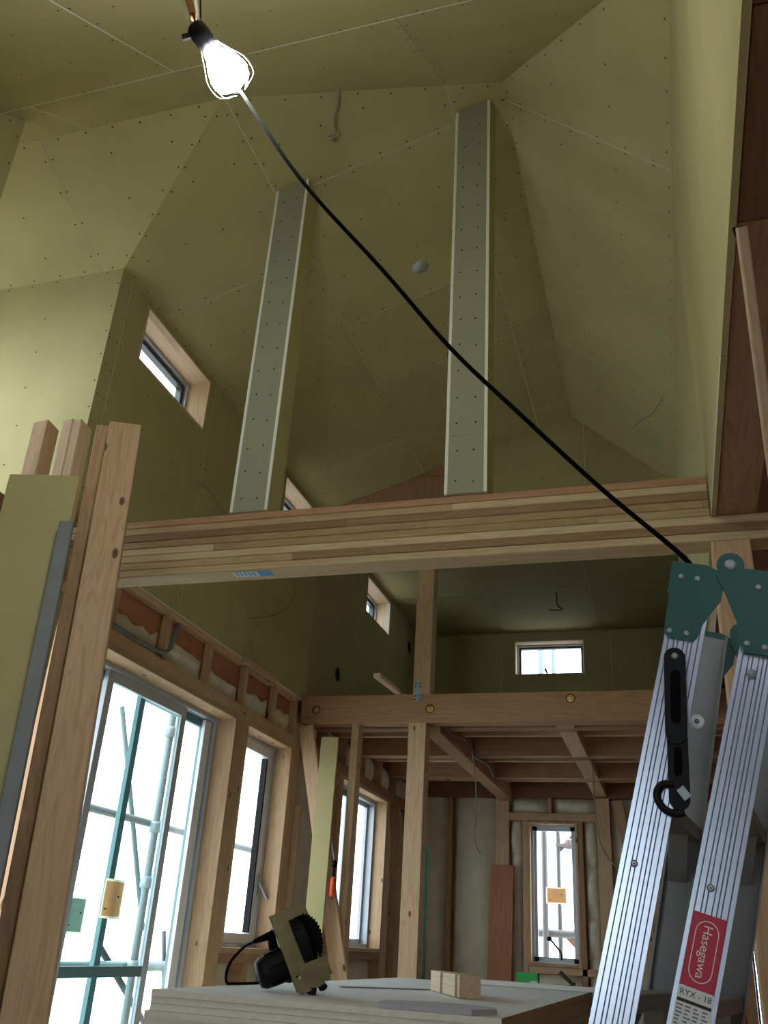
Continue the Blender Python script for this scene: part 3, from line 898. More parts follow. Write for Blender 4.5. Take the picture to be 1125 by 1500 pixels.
w.frame('frame', 0, 0, w.w, w.h, .012, .04, .12, M['alu_dark'])
w.pane(.01, .01, w.w - .01, w.h - .01, .08, M['glass'])
dr = thing('door_1', (1.05, YF, FL), 'dark brown door behind the ladder', kind='structure')
boxes('door_leaf', [(.62, 1.5, YF - .02, YF + .03, FL, .98)], M['redwood'], dr)
boxes('latch_box', [(.535, .60, YF - .06, YF - .022, .02, .17)], M['black'], dr)
lumber_box('door_frame', .43, .515, YF - .03, YF + .1, FL, 1.286, 'z', M['fir'], dr)
lumber_box('door_head', .43, 1.6, YF - .03, YF + .1, .985, 1.05, 'x', M['pine'], dr)

# ------------------------------------------------------------------ right and back walls
wr = thing('wall_right', (XR, 4, 1.295), 'bright upper plasterboard wall on the right', kind='structure')
polyr = [(-.2, 1.295), (YF, 1.295), (YF, ZE), (yN_e, ZE), (-.2, zN(-.2))]
board_plane(wr, (XR, 0, 0), (0, 1, 0), (0, 0, 1), (1, 0, 0), polyr, [(-2, 0, 1.89, 9), (1.89, 0, 4.6, 9), (4.6, 0, 9, 9)], rows=('u', 0.455), gap=.0012, t=.0125, screws=False, back=False, edge='khaki')
plate('backing', [(2.88, 1.297), (YF + .1, 1.297), (YF + .1, ZE + .12), (yN_e - .1, ZE + .12), (-.2, 1.60), (-.2, 1.54), (2.88, 1.54)], (XR + .0135, 0, 0), (0, 1, 0), (0, 0, 1), (1, 0, 0), .03, M['joint'], wr)
plate('edge_strip', rect2(1.9, 1.297, 2.762, 1.306), (XR - .001, 0, 0), (0, 1, 0), (0, 0, 1), (1, 0, 0), .012, M['white'], wr)
wo = boxes('wall_outer', [(2.5, 2.6, -2.6, YF + .1, FL, 1.5)], M['ply'])
tag(wo, 'dark plywood outer wall of the side room', kind='structure')
bk = plate('wall_back', rect2(XL - .12, FL, 2.6, 1.6), (0, -2.5, 0), (1, 0, 0), (0, 0, 1), (0, -1, 0), .1, M['khaki'], None, holes=[rect2(-1.9, -.2, -.3, 1.0)])
tag(bk, 'plasterboard wall behind the viewer', kind='structure')
w = Win(12, (-1.9, -2.5, -.2), (1, 0, 0), (0, -1, 0), 1.6, 1.2, 'added daylight window behind the viewer, out of view')  # added behind the camera as a daylight source
w.frame('frame', 0, 0, w.w, w.h, .04, .02, .09, M['alu'])
w.pane(.04, .04, w.w - .04, w.h - .04, .05, M['glass'])

# ------------------------------------------------------------------ beams and posts
gl = thing('glulam_beam', (-1.0, 2.82, 1.212), 'long glued laminated beam spanning the hall below the boxed posts', 'beam')
GZ0, GZ1, GY0, GY1 = 1.212, 1.449, 2.77, 2.868
nl = 8
lh = (GZ1 - GZ0) / nl
random.seed(3)
order = [0, 1, 2, 0, 3, 1, 2, 4]
for i in range(nl):
    x = XL + .002
    while x < 1.2:
        L = random.uniform(.7, 1.7)
        x1 = min(x + L, 1.2)
        z1_ = GZ0 + lh * (i + 1)
        xe = x1
        if i >= 5: xe = min(x1, XR - .002) if x < XR - .002 else x1
        m = M['glu'][order[i] if random.random() < .6 else random.randrange(4)] if 0 < i < nl - 1 else M['glu'][4 if i else 2]
        if i == 0: x1 = 1.2; xe = 1.2
        if not (i >= 3 and x >= XR - .003):
            if i >= 3: xe = min(xe, XR - .003)
            lumber_box('lamella', x + .0004, xe - .0004, GY0 + random.uniform(0, .0008), GY1, GZ0 + lh * i + .0003, z1_ - .0003, 'x', m, gl)
        x = x1
lb = boxes('paper_label', [(-1.50, -1.345, 2.782, 2.832, GZ0 - .0012, GZ0 - .0003)], M['palepaper'])
tag(lb, 'pale blue paper label stuck under the glued beam', 'label')
boxes('blue_end', [(-1.40, -1.347, 2.784, 2.830, GZ0 - .0018, GZ0 - .0013)], M['blue'], lb)
for i in range(5):
    boxes('print_line', [(-1.49 + i * .017, -1.482 + i * .017, 2.787, 2.79 + .032 - .004 * (i % 3), GZ0 - .0018, GZ0 - .0013)], M['blue'], lb)

# boxed posts on the beam
def boxed_post(x0, x1, ztop_fn, label):
    t = thing('boxed_post', ((x0 + x1) / 2, 2.82, GZ1), label, 'post', 'boxed posts standing on the glued beam')
    ya, yb_ = GY0 - .004, GY0 + .115
    zt0, zt1 = ztop_fn(x0), ztop_fn(x1)
    th = .0125
    # front board, in two lengths, white gypsum edges showing
    zb = GZ1 + .006
    def front(za, zb_l, zb_r):
        plate('front_board', [(x0, za), (x1, za), (x1, zb_r), (x0, zb_l)], (0, ya, 0), (1, 0, 0), (0, 0, 1), (0, 1, 0), th, M['grey_board'], t, mats=[M['grey_board'], M['gypsum']])
    zj = GZ1 + .245 if x0 > -1 else GZ1 + .86
    front(zb, zj - .001, zj - .001); front(zj + .001, zt0 - .003, zt1 - .003)
    for s, xx in ((-1, x0), (1, x1)):
        zt = zt0 if s < 0 else zt1
        a, b = (xx - .0125, xx - .0005) if s < 0 else (xx + .0005, xx + .0125)
        boxes('side_board', [(a, b, ya + .004, yb_, zb - .004, zt - .012)], M['khaki'], t)
        lumber_box('edge_bead', a, b, ya - .0012, ya + .0035, zb, zt - .012, 'z', M['gypsum'], t)
    lumber_box('core_post', x0 + .002, x1 - .002, ya + th + .002, yb_ - .002, GZ1 + .001, min(zt0, zt1) - .02, 'z', M['pine'], t)
    vs, fs = [], []
    z = zb + .05
    while z < min(zt0, zt1) - .03:
        for xx in (x0 + .03, x1 - .035):
            c = V((xx + random.uniform(-.004, .004), ya - .0008, z + random.uniform(-.01, .01)))
            k = len(vs)
            for i in range(6):
                vs.append(c + V((math.cos(i * math.pi / 3) * .0042, 0, math.sin(i * math.pi / 3) * .0042)))
            fs.append(tuple(range(k, k + 6)))
        z += .118
    o = mesh('screws', vs, fs, M['screw'], t); o['kind'] = 'stuff'
    return t
def zs1(x): return ZE + k1 * (x - XL)
boxed_post(-1.524, -1.393, zs1, 'grey boarded post on the beam, nearer the small high window')
boxed_post(-.682, -.552, zs1, 'grey boarded post on the beam, reaching up to the hip point')

# beam over the right opening (three lengths)
for (a, b, lab) in [(-.5, .978, 'dark beam at the top right corner of the picture'), (.982, 1.438, 'short dark beam length above the leaning batten'), (1.442, 2.766, 'brown beam length ending on the glued beam at right')]:
    o = lumber_box('lintel_beam', .2045, .325, a, b, 1.297, 1.52, 'y', M['fir'] if a > 1.2 else M['dark_fir'])
    tag(o, lab, 'beam', 'lengths of the lintel beam on the right')
o = lumber_box('wood_strip', .2028, .2043, -.3, 2.76, 1.293, 1.33, 'y', M['pine_clear'])
tag(o, 'thin pale strip between right wall board and brown beam', 'strip')
o = board('leaning_batten', (.212, 1.44, 1.285), (.212 + .035 * 6.42, 1.44 + .31 * 6.42, 1.285 - .375 * 6.42), (1, .1, 0), .02, .02, M['pine_clear'])
tag(o, 'thin pale batten slanting down beneath the brown beam at right', 'batten')
hk = tube('black_hook', [(.200, 1.45, 1.30), (.203, 1.46, 1.286), (.214, 1.475, 1.282), (.228, 1.47, 1.284)], [.003, .005, .004, .003], M['black'], None)
tag(hk, 'small black hook on the edge of the right wall', 'hook')

o = lumber_box('timber_post', .182, .298, GY0 + .002, GY1 - .002, FL, GZ0 - .001, 'z', M['pine'])
tag(o, 'timber post under the glued beam, behind the ladder', 'post')

# loft edge beam, post
lb_ = thing('loft_beam', (-.5, YG, 1.293), 'timber beam along the front edge of the loft', 'beam')
lumber_box('timber', XL + .002, 2.45, YG, YG + .12, 1.293, 1.478, 'x', M['fir'], lb_)
for (bx_, bz_) in ((-.549, 1.433), (-1.44, 1.381), (-2.222, 1.383)):
    lathe('bolt_recess', (bx_, YG - .0012, bz_), (0, 1, 0), [(0, .029), (.0008, .029)], M['hole'], lb_, 18, False)
    lathe('bolt_washer', (bx_, YG - .0022, bz_), (0, 1, 0), [(0, .018), (.001, .0235)], M['brass'], lb_, 18, False)
    lathe('bolt_head', (bx_, YG - .012, bz_), (0, 1, 0), [(0, .008), (.002, .0115), (.010, .0115)], M['brass'], lb_, 6, False)
o = lumber_box('timber_post', -1.577, -1.463, YG - .002, YG + .115, FL, 1.292, 'z', M['pine'])
tag(o, 'knotty timber post carrying the loft beam', 'post')
pu = lumber_box('timber_post', -1.56, -1.444, YG, YG + .115, 1.479, ZE - .003, 'z', M['pine'])
tag(pu, 'upper timber post standing on the loft beam', 'post')
mp = thing('metal_plate', (-1.525, YG - .003, 1.43), 'perforated metal plate joining loft beam and upper post', 'plate')
plate('plate_sheet', rect2(-1.55, 1.43, -1.50, 1.56), (0, YG - .004, 0), (1, 0, 0), (0, 0, 1), (0, 1, 0), .0025, M['steel'], mp)
for zz in (1.442, 1.465, 1.525, 1.548):
    for xx in (-1.54, -1.512):
        lathe('screw', (xx, YG - .0055, zz), (0, 1, 0), [(0, .003), (.0015, .005)], M['screw'], mp, 8, False)
# loft floor and joists
lf = boxes('floor', [(XL, XR + .0, YG + .12, YF, 1.462, 1.478), (XR, 2.5, YG + .12, YF, 1.463, 1.479)], M['ply'])
tag(lf, 'plywood loft floor above the joists', kind='structure')
o = lumber_box('loft_girder', -1.512, -1.40, YG + .121, YF - .001, 1.255, 1.461, 'y', M['fir'])
tag(o, 'red fir girder running back under the loft from the post', 'girder')
JL = [5.88, 6.80, 7.72]
for i, yc in enumerate(JL):
    nm = ['nearest the loft beam', 'in the middle of the loft', 'nearest the far wall'][i]
    for (a, b, side) in ((-2.33, -1.515, 'left of the girder'), (-1.397, 2.45, 'right of the girder')):
        o = lumber_box('loft_joist', a, b, yc - .052, yc + .052, 1.318, 1.461, 'x', M['fir'])
        tag(o, 'deep loft joist %s, %s' % (nm, side), 'joist', 'deep loft joists')
for i, yc in enumerate([6.34, 7.26, 8.16]):
    nm = ['behind the first deep joist', 'behind the second deep joist', 'behind the third deep joist'][i]
    for (a, b, side) in ((-2.33, -1.515, 'left of the girder'), (-1.397, 2.45, 'right of the girder')):
        o = lumber_box('floor_joist', a, b, yc - .022, yc + .022, 1.372, 1.461, 'x', M['pine'])
        tag(o, 'slim floor joist %s, %s' % (nm, side), 'joist', 'slim loft joists')
blk_y = [YG + .122, 5.826, 5.934, 6.745, 6.855, 7.665, 7.775, YF - .001]
for i in range(4):
    a, b = blk_y[2 * i], blk_y[2 * i + 1]
    o = lumber_box('joist_blocking', -.665, -.555, a, b, 1.304, 1.37, 'y', M['pine'])
    tag(o, 'pale blocking piece under the loft, %s from the loft beam' % ['first', 'second', 'third', 'fourth'][i], 'blocking', 'blocking pieces under the loft')

# stub wall under the loft beam: stud, brace, leaning strip, clamp
o = lumber_box('wall_stud', -1.967, -1.916, YG + .01, YG + .105, FL, 1.292, 'z', M['pine'])
tag(o, 'thin stud between left wall and loft post', 'stud')
o = board('diagonal_brace', (-2.275, YG - .018, 1.27), (-1.70, YG - .018, -1.08), (1, 0, 0), .1, .03, M['pine'])
tag(o, 'diagonal plank brace crossing in front of the far sliding window', 'brace')
o = board('plasterboard_strip', (-2.065, YG - .14, FL + .003), (-2.085, YG - .055, 1.19), (1, 0, 0), .119, .0125, M['khaki'])
tag(o, 'pale yellow plasterboard strip standing by the diagonal brace', 'board')
cl = thing('bar_clamp', (-1.98, YG - .08, .22), 'bar clamp with orange handle hanging at the diagonal brace', 'clamp')
tube('clamp_bar', [(-2.035, YG - .06, .62), (-1.985, YG - .07, .44)], .007, M['steel'], cl)
lathe('clamp_jaw', (-1.985, YG - .075, .405), (0, 0, 1), [(0, .008), (.006, .018), (.03, .02), (.04, .008)], M['black'], cl, 10)
tube('clamp_screw', [(-1.985, YG - .075, .41), (-1.982, YG - .078, .35)], .008, M['black'], cl)
lathe('clamp_handle', (-1.980, YG - .08, .24), (0, 0, 1), [(0, .012), (.008, .019), (.08, .018), (.1, .016), (.112, .009)], M['orange'], cl, 12)

# loose things in the loft and on the far wall
o = board('loose_batten', (-1.682, 5.15, 1.494), (-1.62, 6.3, 1.494), (1, 0, 0), .045, .028, M['pine_clear'])
tag(o, 'short pale batten lying over the loft edge', 'batten')
o = board('red_plank', (-1.52, YF - .11, FL + .003), (-1.482, YF - .045, .70), (1, 0, 0), .207, .02, M['redwood'])
tag(o, 'wide red brown plank leaning at the far wall beside tall window', 'plank')
o = boxes('green_strip', [(-1.816, -1.792, 7.0, 7.03, FL, .70)], M['green_dark'])
tag(o, 'green strip standing behind the knotty timber post', 'strip')

# ------------------------------------------------------------------ lumber leaning at the left
LD = V((-.132, .126, .983)).normalized()
def lean(name, top, wdir, w, t, mat, label, cat='lumber', zend=FL, group='lumber leaning beside the sliding door'):
    top = V(top)
    bot = top - LD * ((top.z - zend) / LD.z)
    x, y, z = frame_axes(LD, wdir)
    ext = abs(x.z) * w / 2 + abs(y.z) * t / 2
    bot = bot + LD * (ext + .001)
    o = board(name, bot, top, wdir, w, t, mat)
    return tag(o, label, cat, group)
q = .93
FX = V((1, 0, 0)); FV = V((.86, .5, 0))
def corner(px, pz, w, t, Y=2.62):       # front right edge of the piece's top, seen from the room
    c = V((px, Y, pz)) * q
    return (c.x - w / 2, c.y + t / 2, c.z)
lean('squared_lumber', corner(-2.36, 1.876, .066, .075), FX, .066, .075, M['pine'], 'leftmost squared timber of the leaning bundle, knots near its top')
lean('squared_lumber', corner(-2.237, 1.868, .044, .06), FX, .044, .06, M['pine_clear'], 'thin pale timber second from left in the leaning bundle')
lean('squared_lumber', corner(-2.178, 1.846, .036, .075, 2.60), FX, .036, .075, M['pine_clear'], 'pale timber in the middle of the leaning bundle')
lean('squared_lumber', V((-2.063, 2.63, 1.80)) * q, FV, .078, .06, M['pine'], 'brownish timber beside the big post of the leaning bundle')
p5 = lean('leaning_post', V((-1.957, 2.60, 1.778)) * q, FV, .112, .07, M['pine'], 'big knotty post at the right of the leaning bundle', 'post')
o = lean('plasterboard_offcut', (-1.965, 2.235, 1.375), (.93, .36, 0), .232, .0125, M['khaki'], 'khaki plasterboard strip in front of the leaning lumber', 'board', zend=.262)
o = lean('brown_plank', V((-1.965, 2.235, 1.375)) - LD * (1.375 - .255) / LD.z, (.93, .36, 0), .235, .03, M['dark_fir'], 'dark brown plank below the khaki strip at left edge', 'plank')
cp = lean('steel_channel', (-1.812, 2.21, 1.175), (.9, .43, 0), .045, .02, M['grey_steel'], 'grey steel channel between khaki strip and leaning lumber', 'channel')

# ------------------------------------------------------------------ plasterboard stack
SX0, SX1, SY0, SY1, ST = -1.372, -.432, 2.42, 4.84, -.141
th = .0165
n_sheet = 9
names = ['topmost', 'second from top', 'third from top', 'fourth from top', 'fifth from top', 'sixth from top', 'seventh from top', 'eighth from top', 'ninth from top']
for i in range(n_sheet):
    dx, dy = random.uniform(-.006, .006), random.uniform(-.006, .006)
    z1_ = ST - i * th
    vs = boxv(SX0 + dx, SX1 + dx, SY0 + dy, SY1 + dy, z1_ - th + .0006, z1_)
    # a small bevel at the top front edge
    o = mesh('plasterboard_sheet', vs, BOXF, None, None, mats=[M['sheet'], M['sheetedge'], M['gypsum']], fmat=[0, 0, 2, 1, 2, 1])
    tag(o, 'white plasterboard sheet, %s of the stack under the saw' % names[i], 'board', 'plasterboard sheets in the stack')
zl = ST - n_sheet * th
n_low = int((zl - FL) / th)
bl = []
for i in range(n_low):
    dx = random.uniform(-.006, .006)
    bl.append((SX0 + dx, SX1 + dx, SY0 + dx, SY1 + dx, zl - (i + 1) * th + .0006, zl - i * th))
bl.append((SX0, SX1, SY0, SY1, FL, zl - n_low * th))
o = boxes('lower_sheets', bl, M['gypsum'])
tag(o, 'lower part of the white plasterboard stack', 'stack', kind='stuff')

# offcuts on the stack
O_ = plate('plasterboard_scrap', [(-.735, 2.335 + .09), (-.50, 2.285 + .14), (-.455, 2.52), (-.475, 2.60), (-.54, 2.66), (-.60, 2.665), (-.70, 2.62), (-.76, 2.56)], (0, 0, ST + .0008), (1, 0, 0), (0, 1, 0), (0, 0, 1), .012, M['scrap'], None, mats=[M['scrap'], M['scrap']])
tag(O_, 'irregular plasterboard scrap lying at the front of the stack', 'scrap')
o = board('thin_sliver', (-1.14, 3.30, ST + .0035), (-.90, 3.62, ST + .0035), (1, -.6, 0), .012, .004, M['grey_steel'])
tag(o, 'thin grey sliver lying on the white sheets', 'scrap')
# slotted wood block
bk_ = thing('wood_block', (-.74, 3.4, ST), 'pale wood block with notches lying on the white sheets', 'block')
bp0 = V((-.865, 3.62, ST + .035)); bp1 = V((-.665, 3.20, ST + .035))
bd = (bp1 - bp0).normalized(); bs = bd.cross(V((0, 0, 1)))
Lb = (bp1 - bp0).length
for (s0, s1, ww) in ((0, .36, .07), (.36, .45, .066), (.45, .86, .07), (.86, .93, .066), (.93, 1.0, .07)):
    board('block_segment', bp0 + bd * Lb * s0, bp0 + bd * Lb * s1, bs, ww, .066, M['pine_clear'] if ww > .068 else M['dark_fir'], bk_, .002)
o = lumber_box('white_board', -1.03, -.33, 4.66, 4.72, ST + .001, ST + .022, 'x', M['white'])
tag(o, 'long white board lying across the back of the stack', 'board')
o = boxes('green_box', [(-.765, -.665, 4.74, 4.81, ST + .001, ST + .062)], M['green_bright'])
tag(o, 'small green box at the back of the stack', 'box')
boxes('box_label', [(-.70, -.665, 4.7375, 4.7398, ST + .003, ST + .03)], M['white'], o)
o = thing('hand_plane', (-.52, 4.78, ST), 'dark hand tool at the back of the stack', 'tool')
boxes('tool_body', [(-.60, -.45, 4.76, 4.80, ST + .001, ST + .022)], M['black'], o)
tube('tool_handle', [(-.50, 4.78, ST + .02), (-.53, 4.78, ST + .045), (-.565, 4.78, ST + .075)], [.012, .013, .009], M['wire_dark'], o)

# ------------------------------------------------------------------ circular saw
sa = V((-1.1797, 2.72, .0562)); su = V((.0837, .06, .0462)).normalized(); sv0 = V((.1556, 0, -.1793)).normalized()
sn = su.cross(sv0).normalized(); sv = sn.cross(su).normalized()
if sv.dot(sv0) < 0: sv = -sv
if sn.dot(-sa) < 0: sn = -sn
saw = thing('circular_saw', (-1.06, 2.78, ST), 'black circular saw lying with its brass coloured base up on the stack', 'circular saw')
SW, SL = .113, .237
def sp(u, v, n=0.0): return sa + su * u + sv * v + sn * n
base_poly = [(0, 0), (SW, 0), (SW, SL - .018), (SW - .012, SL - .018), (SW - .012, SL - .008), (SW - .03, SL - .008), (SW - .03, SL), (.01, SL), (0, SL - .012)]
slot = [(SW * .60, .03), (SW * .90, .03), (SW * .90, .085), (SW * .88, .12), (SW * .80, .165), (SW * .66, .165), (SW * .66, .128), (SW * .56, .128), (SW * .56, .112), (SW * .66, .112), (SW * .66, .08), (SW * .52, .08), (SW * .52, .062), (SW * .60, .062)]
plate('base_plate', base_poly, sa, su, sv, -sn, .004, M['brassplate'], saw, holes=[slot, rect2(.012, .185, .024, .198)])
# raised rim of the base
for (u0_, v0_, u1_, v1_) in ((0, 0, SW, 0), (0, 0, 0, SL - .012)):
    board('base_rim', sp(u0_, v0_, -.005), sp(u1_, v1_, -.005), sn, .010, .003, M['brassplate'], saw, .0005)
# blade with teeth
nt = 40
bl_poly = []
for i in range(nt):
    a0 = 2 * math.pi * i / nt
    bl_poly.append((.074 * math.cos(a0), .074 * math.sin(a0)))
    bl_poly.append((.080 * math.cos(a0 + .10), .080 * math.sin(a0 + .10)))
be = (sn * .8 + su * .6).normalized()
plate('blade', bl_poly, sp(SW * .66, .098, -.030), sv, be, sv.cross(be), .002, M['black'], saw, holes=[circle2((0, 0), .008)])
plate('blade_guard', circle2((0, 0), .086, 28), sp(SW * .70, .098, -.055), sv, -sn, -su, .03, M['black'], saw)
# motor, gear case, handle
mh = lathe('motor_housing', sp(SW * .55, .125, -.056), -su, [(0, .03), (.01, .046), (.05, .048), (.10, .047), (.125, .044), (.138, .036), (.142, .01)], M['black'], saw, 20)
for i in range(6):
    a_ = 2 * math.pi * i / 6 + .3
    e1 = sv * math.cos(a_) * .0475 + sn * math.sin(a_) * .0475
    board('motor_rib', sp(SW * .45, .125, -.056) - su * .02 + e1, sp(SW * .45, .125, -.056) - su * .10 + e1, sn, .008, .004, M['black_rubber'], mh, .001)
tube('saw_handle', [sp(.02, .06, -.015), sp(.0, .045, -.05), sp(.0, .06, -.10), sp(.01, .10, -.125), sp(.01, .15, -.105), sp(.02, .165, -.05)], .014, M['black_rubber'], saw, 8)
lathe('front_knob', sp(.075, .232, -.012), sv, [(0, .010), (.004, .013), (.012, .013), (.016, .007)], M['black'], saw, 10)
lathe('rear_knob', sp(.045, .215, -.03), sv, [(0, .012), (.006, .016), (.018, .015), (.022, .007)], M['black_rubber'], saw, 10)
boxes('clamp_screw', [(sp(.04, .238).x - .008, sp(.04, .238).x + .008, sp(.04, .238).y, sp(.04, .238).y + .016, ST + .001, ST + .02)], M['black'], saw)
lathe('cord_grip', sp(-.012, .042, -.03), V((-.9, -.05, -.35)), [(-.02, .014), (0, .012), (.035, .008), (.05, .006)], M['black_rubber'], saw, 10)
c0 = sp(-.012, .042, -.03) + V((-.9, -.05, -.35)).normalized() * .05
tube('power_cord', [c0, (-1.285, 2.79, -.032), (-1.330, 2.80, -.080), (-1.352, 2.84, -.128), (-1.357, 2.92, -.1360), (-1.355, 3.2, -.1362)], .0045, M['black_rubber'], saw)

# ------------------------------------------------------------------ step ladder (folded, leaning)
lad = thing('step_ladder', (-.3, 1.5, FL), 'folded aluminium step ladder with green hinge plates and red sticker', 'ladder')
def c_profile(w, dep):
    pr = [(0, 0)]
    for g in (.12, .27, .37, .52, .63, .73, .88):
        c = g * w
        pr += [(c - .0009, 0), (c - .0006, .0016), (c + .0006, .0016), (c + .0009, 0)]
    pr += [(w, 0), (w, dep), (w - .003, dep), (w - .003, .0045), (.003, .0045), (.003, dep), (0, dep)]
    return pr
WS = .056
def stile(name, top, L, D, Wd, length, mat, mirror=False):
    """top: outer left edge of the web; web spans D, flanges go along Wd"""
    pr = c_profile(WS, .026)
    n = len(pr)
    vs = [V(top) + D * d + Wd * e for d, e in pr] + [V(top) + L * length + D * d + Wd * e for d, e in pr]
    fs = []
    for i in range(n):
        j = (i + 1) % n
        fs.append((i, j, n + j, n + i))
    fs = [tuple(reversed(f)) for f in fs] if D.cross(L).dot(Wd) > 0 else fs
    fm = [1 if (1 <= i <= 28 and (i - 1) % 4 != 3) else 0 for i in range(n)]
    m = mesh(name, vs, fs, mat, lad, mats=[mat, M['groove']], fmat=fm)
    return m
def far_off(z):            # the ladder widens towards its feet
    k = (.57 - z) / 1.7
    return V((.030 + .07 * k, .30 + .13 * k, 0))
FR = {}
for nm, tx, tz, sl in (('a', .007 + .0285, .447 + .11, .2571), ('b', .113 + .0285, .427 + .10, .2850)):
    L = V((-sl, 0, -1)).normalized()
    D = V((-L.z, 0, L.x)); D = V((1, 0, -sl)).normalized()
    top = V((tx, 1.38, tz))
    length = (tz - FL - .02) / -L.z - .012
    FR[nm] = (top, L, D)
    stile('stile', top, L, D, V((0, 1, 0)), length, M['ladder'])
    bot = top + L * length
    ft = top + far_off(top.z); fb_ = bot + far_off(bot.z)
    Lf = (fb_ - ft); lenf = Lf.length; Lf.normalize()
    stile('stile', ft + V((0, .028, 0)), Lf, D, V((0, -1, 0)), lenf, M['ladder_shaded'])
    for b_ in (bot, fb_):
        lathe('foot', b_ + D * WS / 2 + V((0, .013, 0)) - V((0, 0, .012)), (0, 0, -1), [(-.06, .03), (.008, .032), (.012, .03)], M['black_rubber'], lad, 10)
    for k, zz in enumerate((.21, -.045, -.30, -.555, -.81)):
        s_ = (tz - zz) / -L.z
        p = top + L * s_ + D * WS * .5
        o1 = far_off(zz)
        treadD = V((1, 0, 0))
        a_, b_ = p + V((0, .005, 0)), p + o1 + V((0, .02, 0))
        board('tread', a_, b_, treadD, .05, .022, M['ladder_shaded'], lad, .002)
        board('tread_brace', p + o1 * .72 + V((0, 0, -.012)), p + o1 + V((-.02, .02, -.075)), treadD, .03, .003, M['steel'], lad, .0005)
        board('tread_brace', p + o1 * .28 + V((0, 0, -.012)), p + V((-.018, .012, -.075)), treadD, .03, .003, M['steel'], lad, .0005)
# hinge plates
LP = [(.0294, .5717), (.0795, .5615), (.0955, .5513), (.1038, .535), (.0946, .502), (.0658, .4682), (.0561, .4469), (.0475, .4387), (.0127, .4475), (.0074, .4564), (.02, .5159), (.0171, .5183)]
RP = [(.1348, .5489), (.1664, .5447), (.1916, .5387), (.1785, .4071), (.1506, .4121), (.1186, .4193), (.1142, .431), (.1152, .4575), (.1015, .5127), (.0925, .5413)]
hc = (.1141, .5582)
arc = [(hc[0] + .0205 * math.cos(a), hc[1] + .0205 * math.sin(a)) for a in [math.radians(x) for x in (205, 180, 155, 130, 105, 80, 55, 30, 5, -20)]]
RP2 = RP[1:] + arc
def hinge(off, y):
    out = []
    for nm, P, dy in (('hinge_plate', LP, 0), ('hinge_plate', RP2, -.0036)):
        out.append(plate(nm, P, V((0, y + dy, 0)) + off, (1, 0, 0), (0, 0, 1), (0, 1, 0), .0032, M['green'], lad))
    return out
hp = hinge(V((0, 0, 0)), 1.3760)
hinge(V((far_off(.5).x, far_off(.5).y + .035, 0)), 1.376)
def rivet(x, z, r, y=1.3722, mat='steel', n=12, h=.003, par=None):
    lathe('rivet', (x, y, z), (0, -1, 0), [(-.001, r), (h * .5, r * .92), (h, r * .5), (h * 1.05, .0004)], M[mat], par or lad, n)
for (x, z) in ((.0405, .5444), (.0644, .5395), (.0164, .4571), (.0408, .4518)): rivet(x, z, .0048, 1.3758, par=hp[0])
for (x, z) in ((.1499, .519), (.1238, .4317), (.1474, .4246)): rivet(x, z, .0048, 1.3722, par=hp[1])
rivet(*hc, .0095, 1.3722, h=.004, par=hp[1])
rivet(.1256, .3872, .0075, 1.379, h=.008)
for (x, z) in ((-.0569, .1221), (.0411, .0944)):
    lathe('washer', (x, 1.379, z), (0, -1, 0), [(-.0005, .0052), (.001, .0048), (.0012, .0034)], M['groove'], lad, 14)
    rivet(x, z, .0034, 1.3778, 'white', h=.001)
    rivet(x, z, .0014, 1.3764, 'ink', 8, .0004)
lathe('washer', (.0445, 1.409, .326), (0, -1, 0), [(-.001, .011), (.001, .0105), (.0015, .004)], M['white'], lad, 18)
rivet(.0445, .326, .004, 1.4075, 'groove')
# dark plastic locking arm
def capsule(p, q, r, n=8):
    d = math.atan2(q[1] - p[1], q[0] - p[0])
    return [(q[0] + r * math.cos(d - math.pi / 2 + math.pi * i / n), q[1] + r * math.sin(d - math.pi / 2 + math.pi * i / n)) for i in range(n + 1)] + \
           [(p[0] + r * math.cos(d + math.pi / 2 + math.pi * i / n), p[1] + r * math.sin(d + math.pi / 2 + math.pi * i / n)) for i in range(n + 1)]
la1 = plate('lock_arm', capsule((.0200, .4115), (.0135, .300), .0155), (0, 1.3645, 0), (1, 0, 0), (0, 0, 1), (0, 1, 0), .009, M['black'], lad)
plate('lock_arm_recess', capsule((.019, .385), (.0145, .320), .007), (0, 1.3635, 0), (1, 0, 0), (0, 0, 1), (0, 1, 0), .001, M['black_rubber'], la1)
la2 = plate('lock_arm', capsule((.0145, .300), (.0105, .208), .0145), (0, 1.3705, 0), (1, 0, 0), (0, 0, 1), (0, 1, 0), .007, M['black'], lad)
plate('lock_arm_recess', capsule((.0135, .275), (.0118, .245), .0055), (0, 1.3695, 0), (1, 0, 0), (0, 0, 1), (0, 1, 0), .001, M['black_rubber'], la2)
tube('lock_hook', [(.004, 1.371, .229), (-.012, 1.371, .228), (-.020, 1.371, .215), (-.015, 1.371, .199), (.0, 1.371, .189), (.016, 1.371, .190)], .0052, M['black'], lad)
rivet(.0205, .4135, .0052, 1.364, par=la1)
board('lock_catch', (.012, 1.362, .222), (.022, 1.362, .208), (1, 0, 0), .012, .003, M['steel'], lad, .0005)
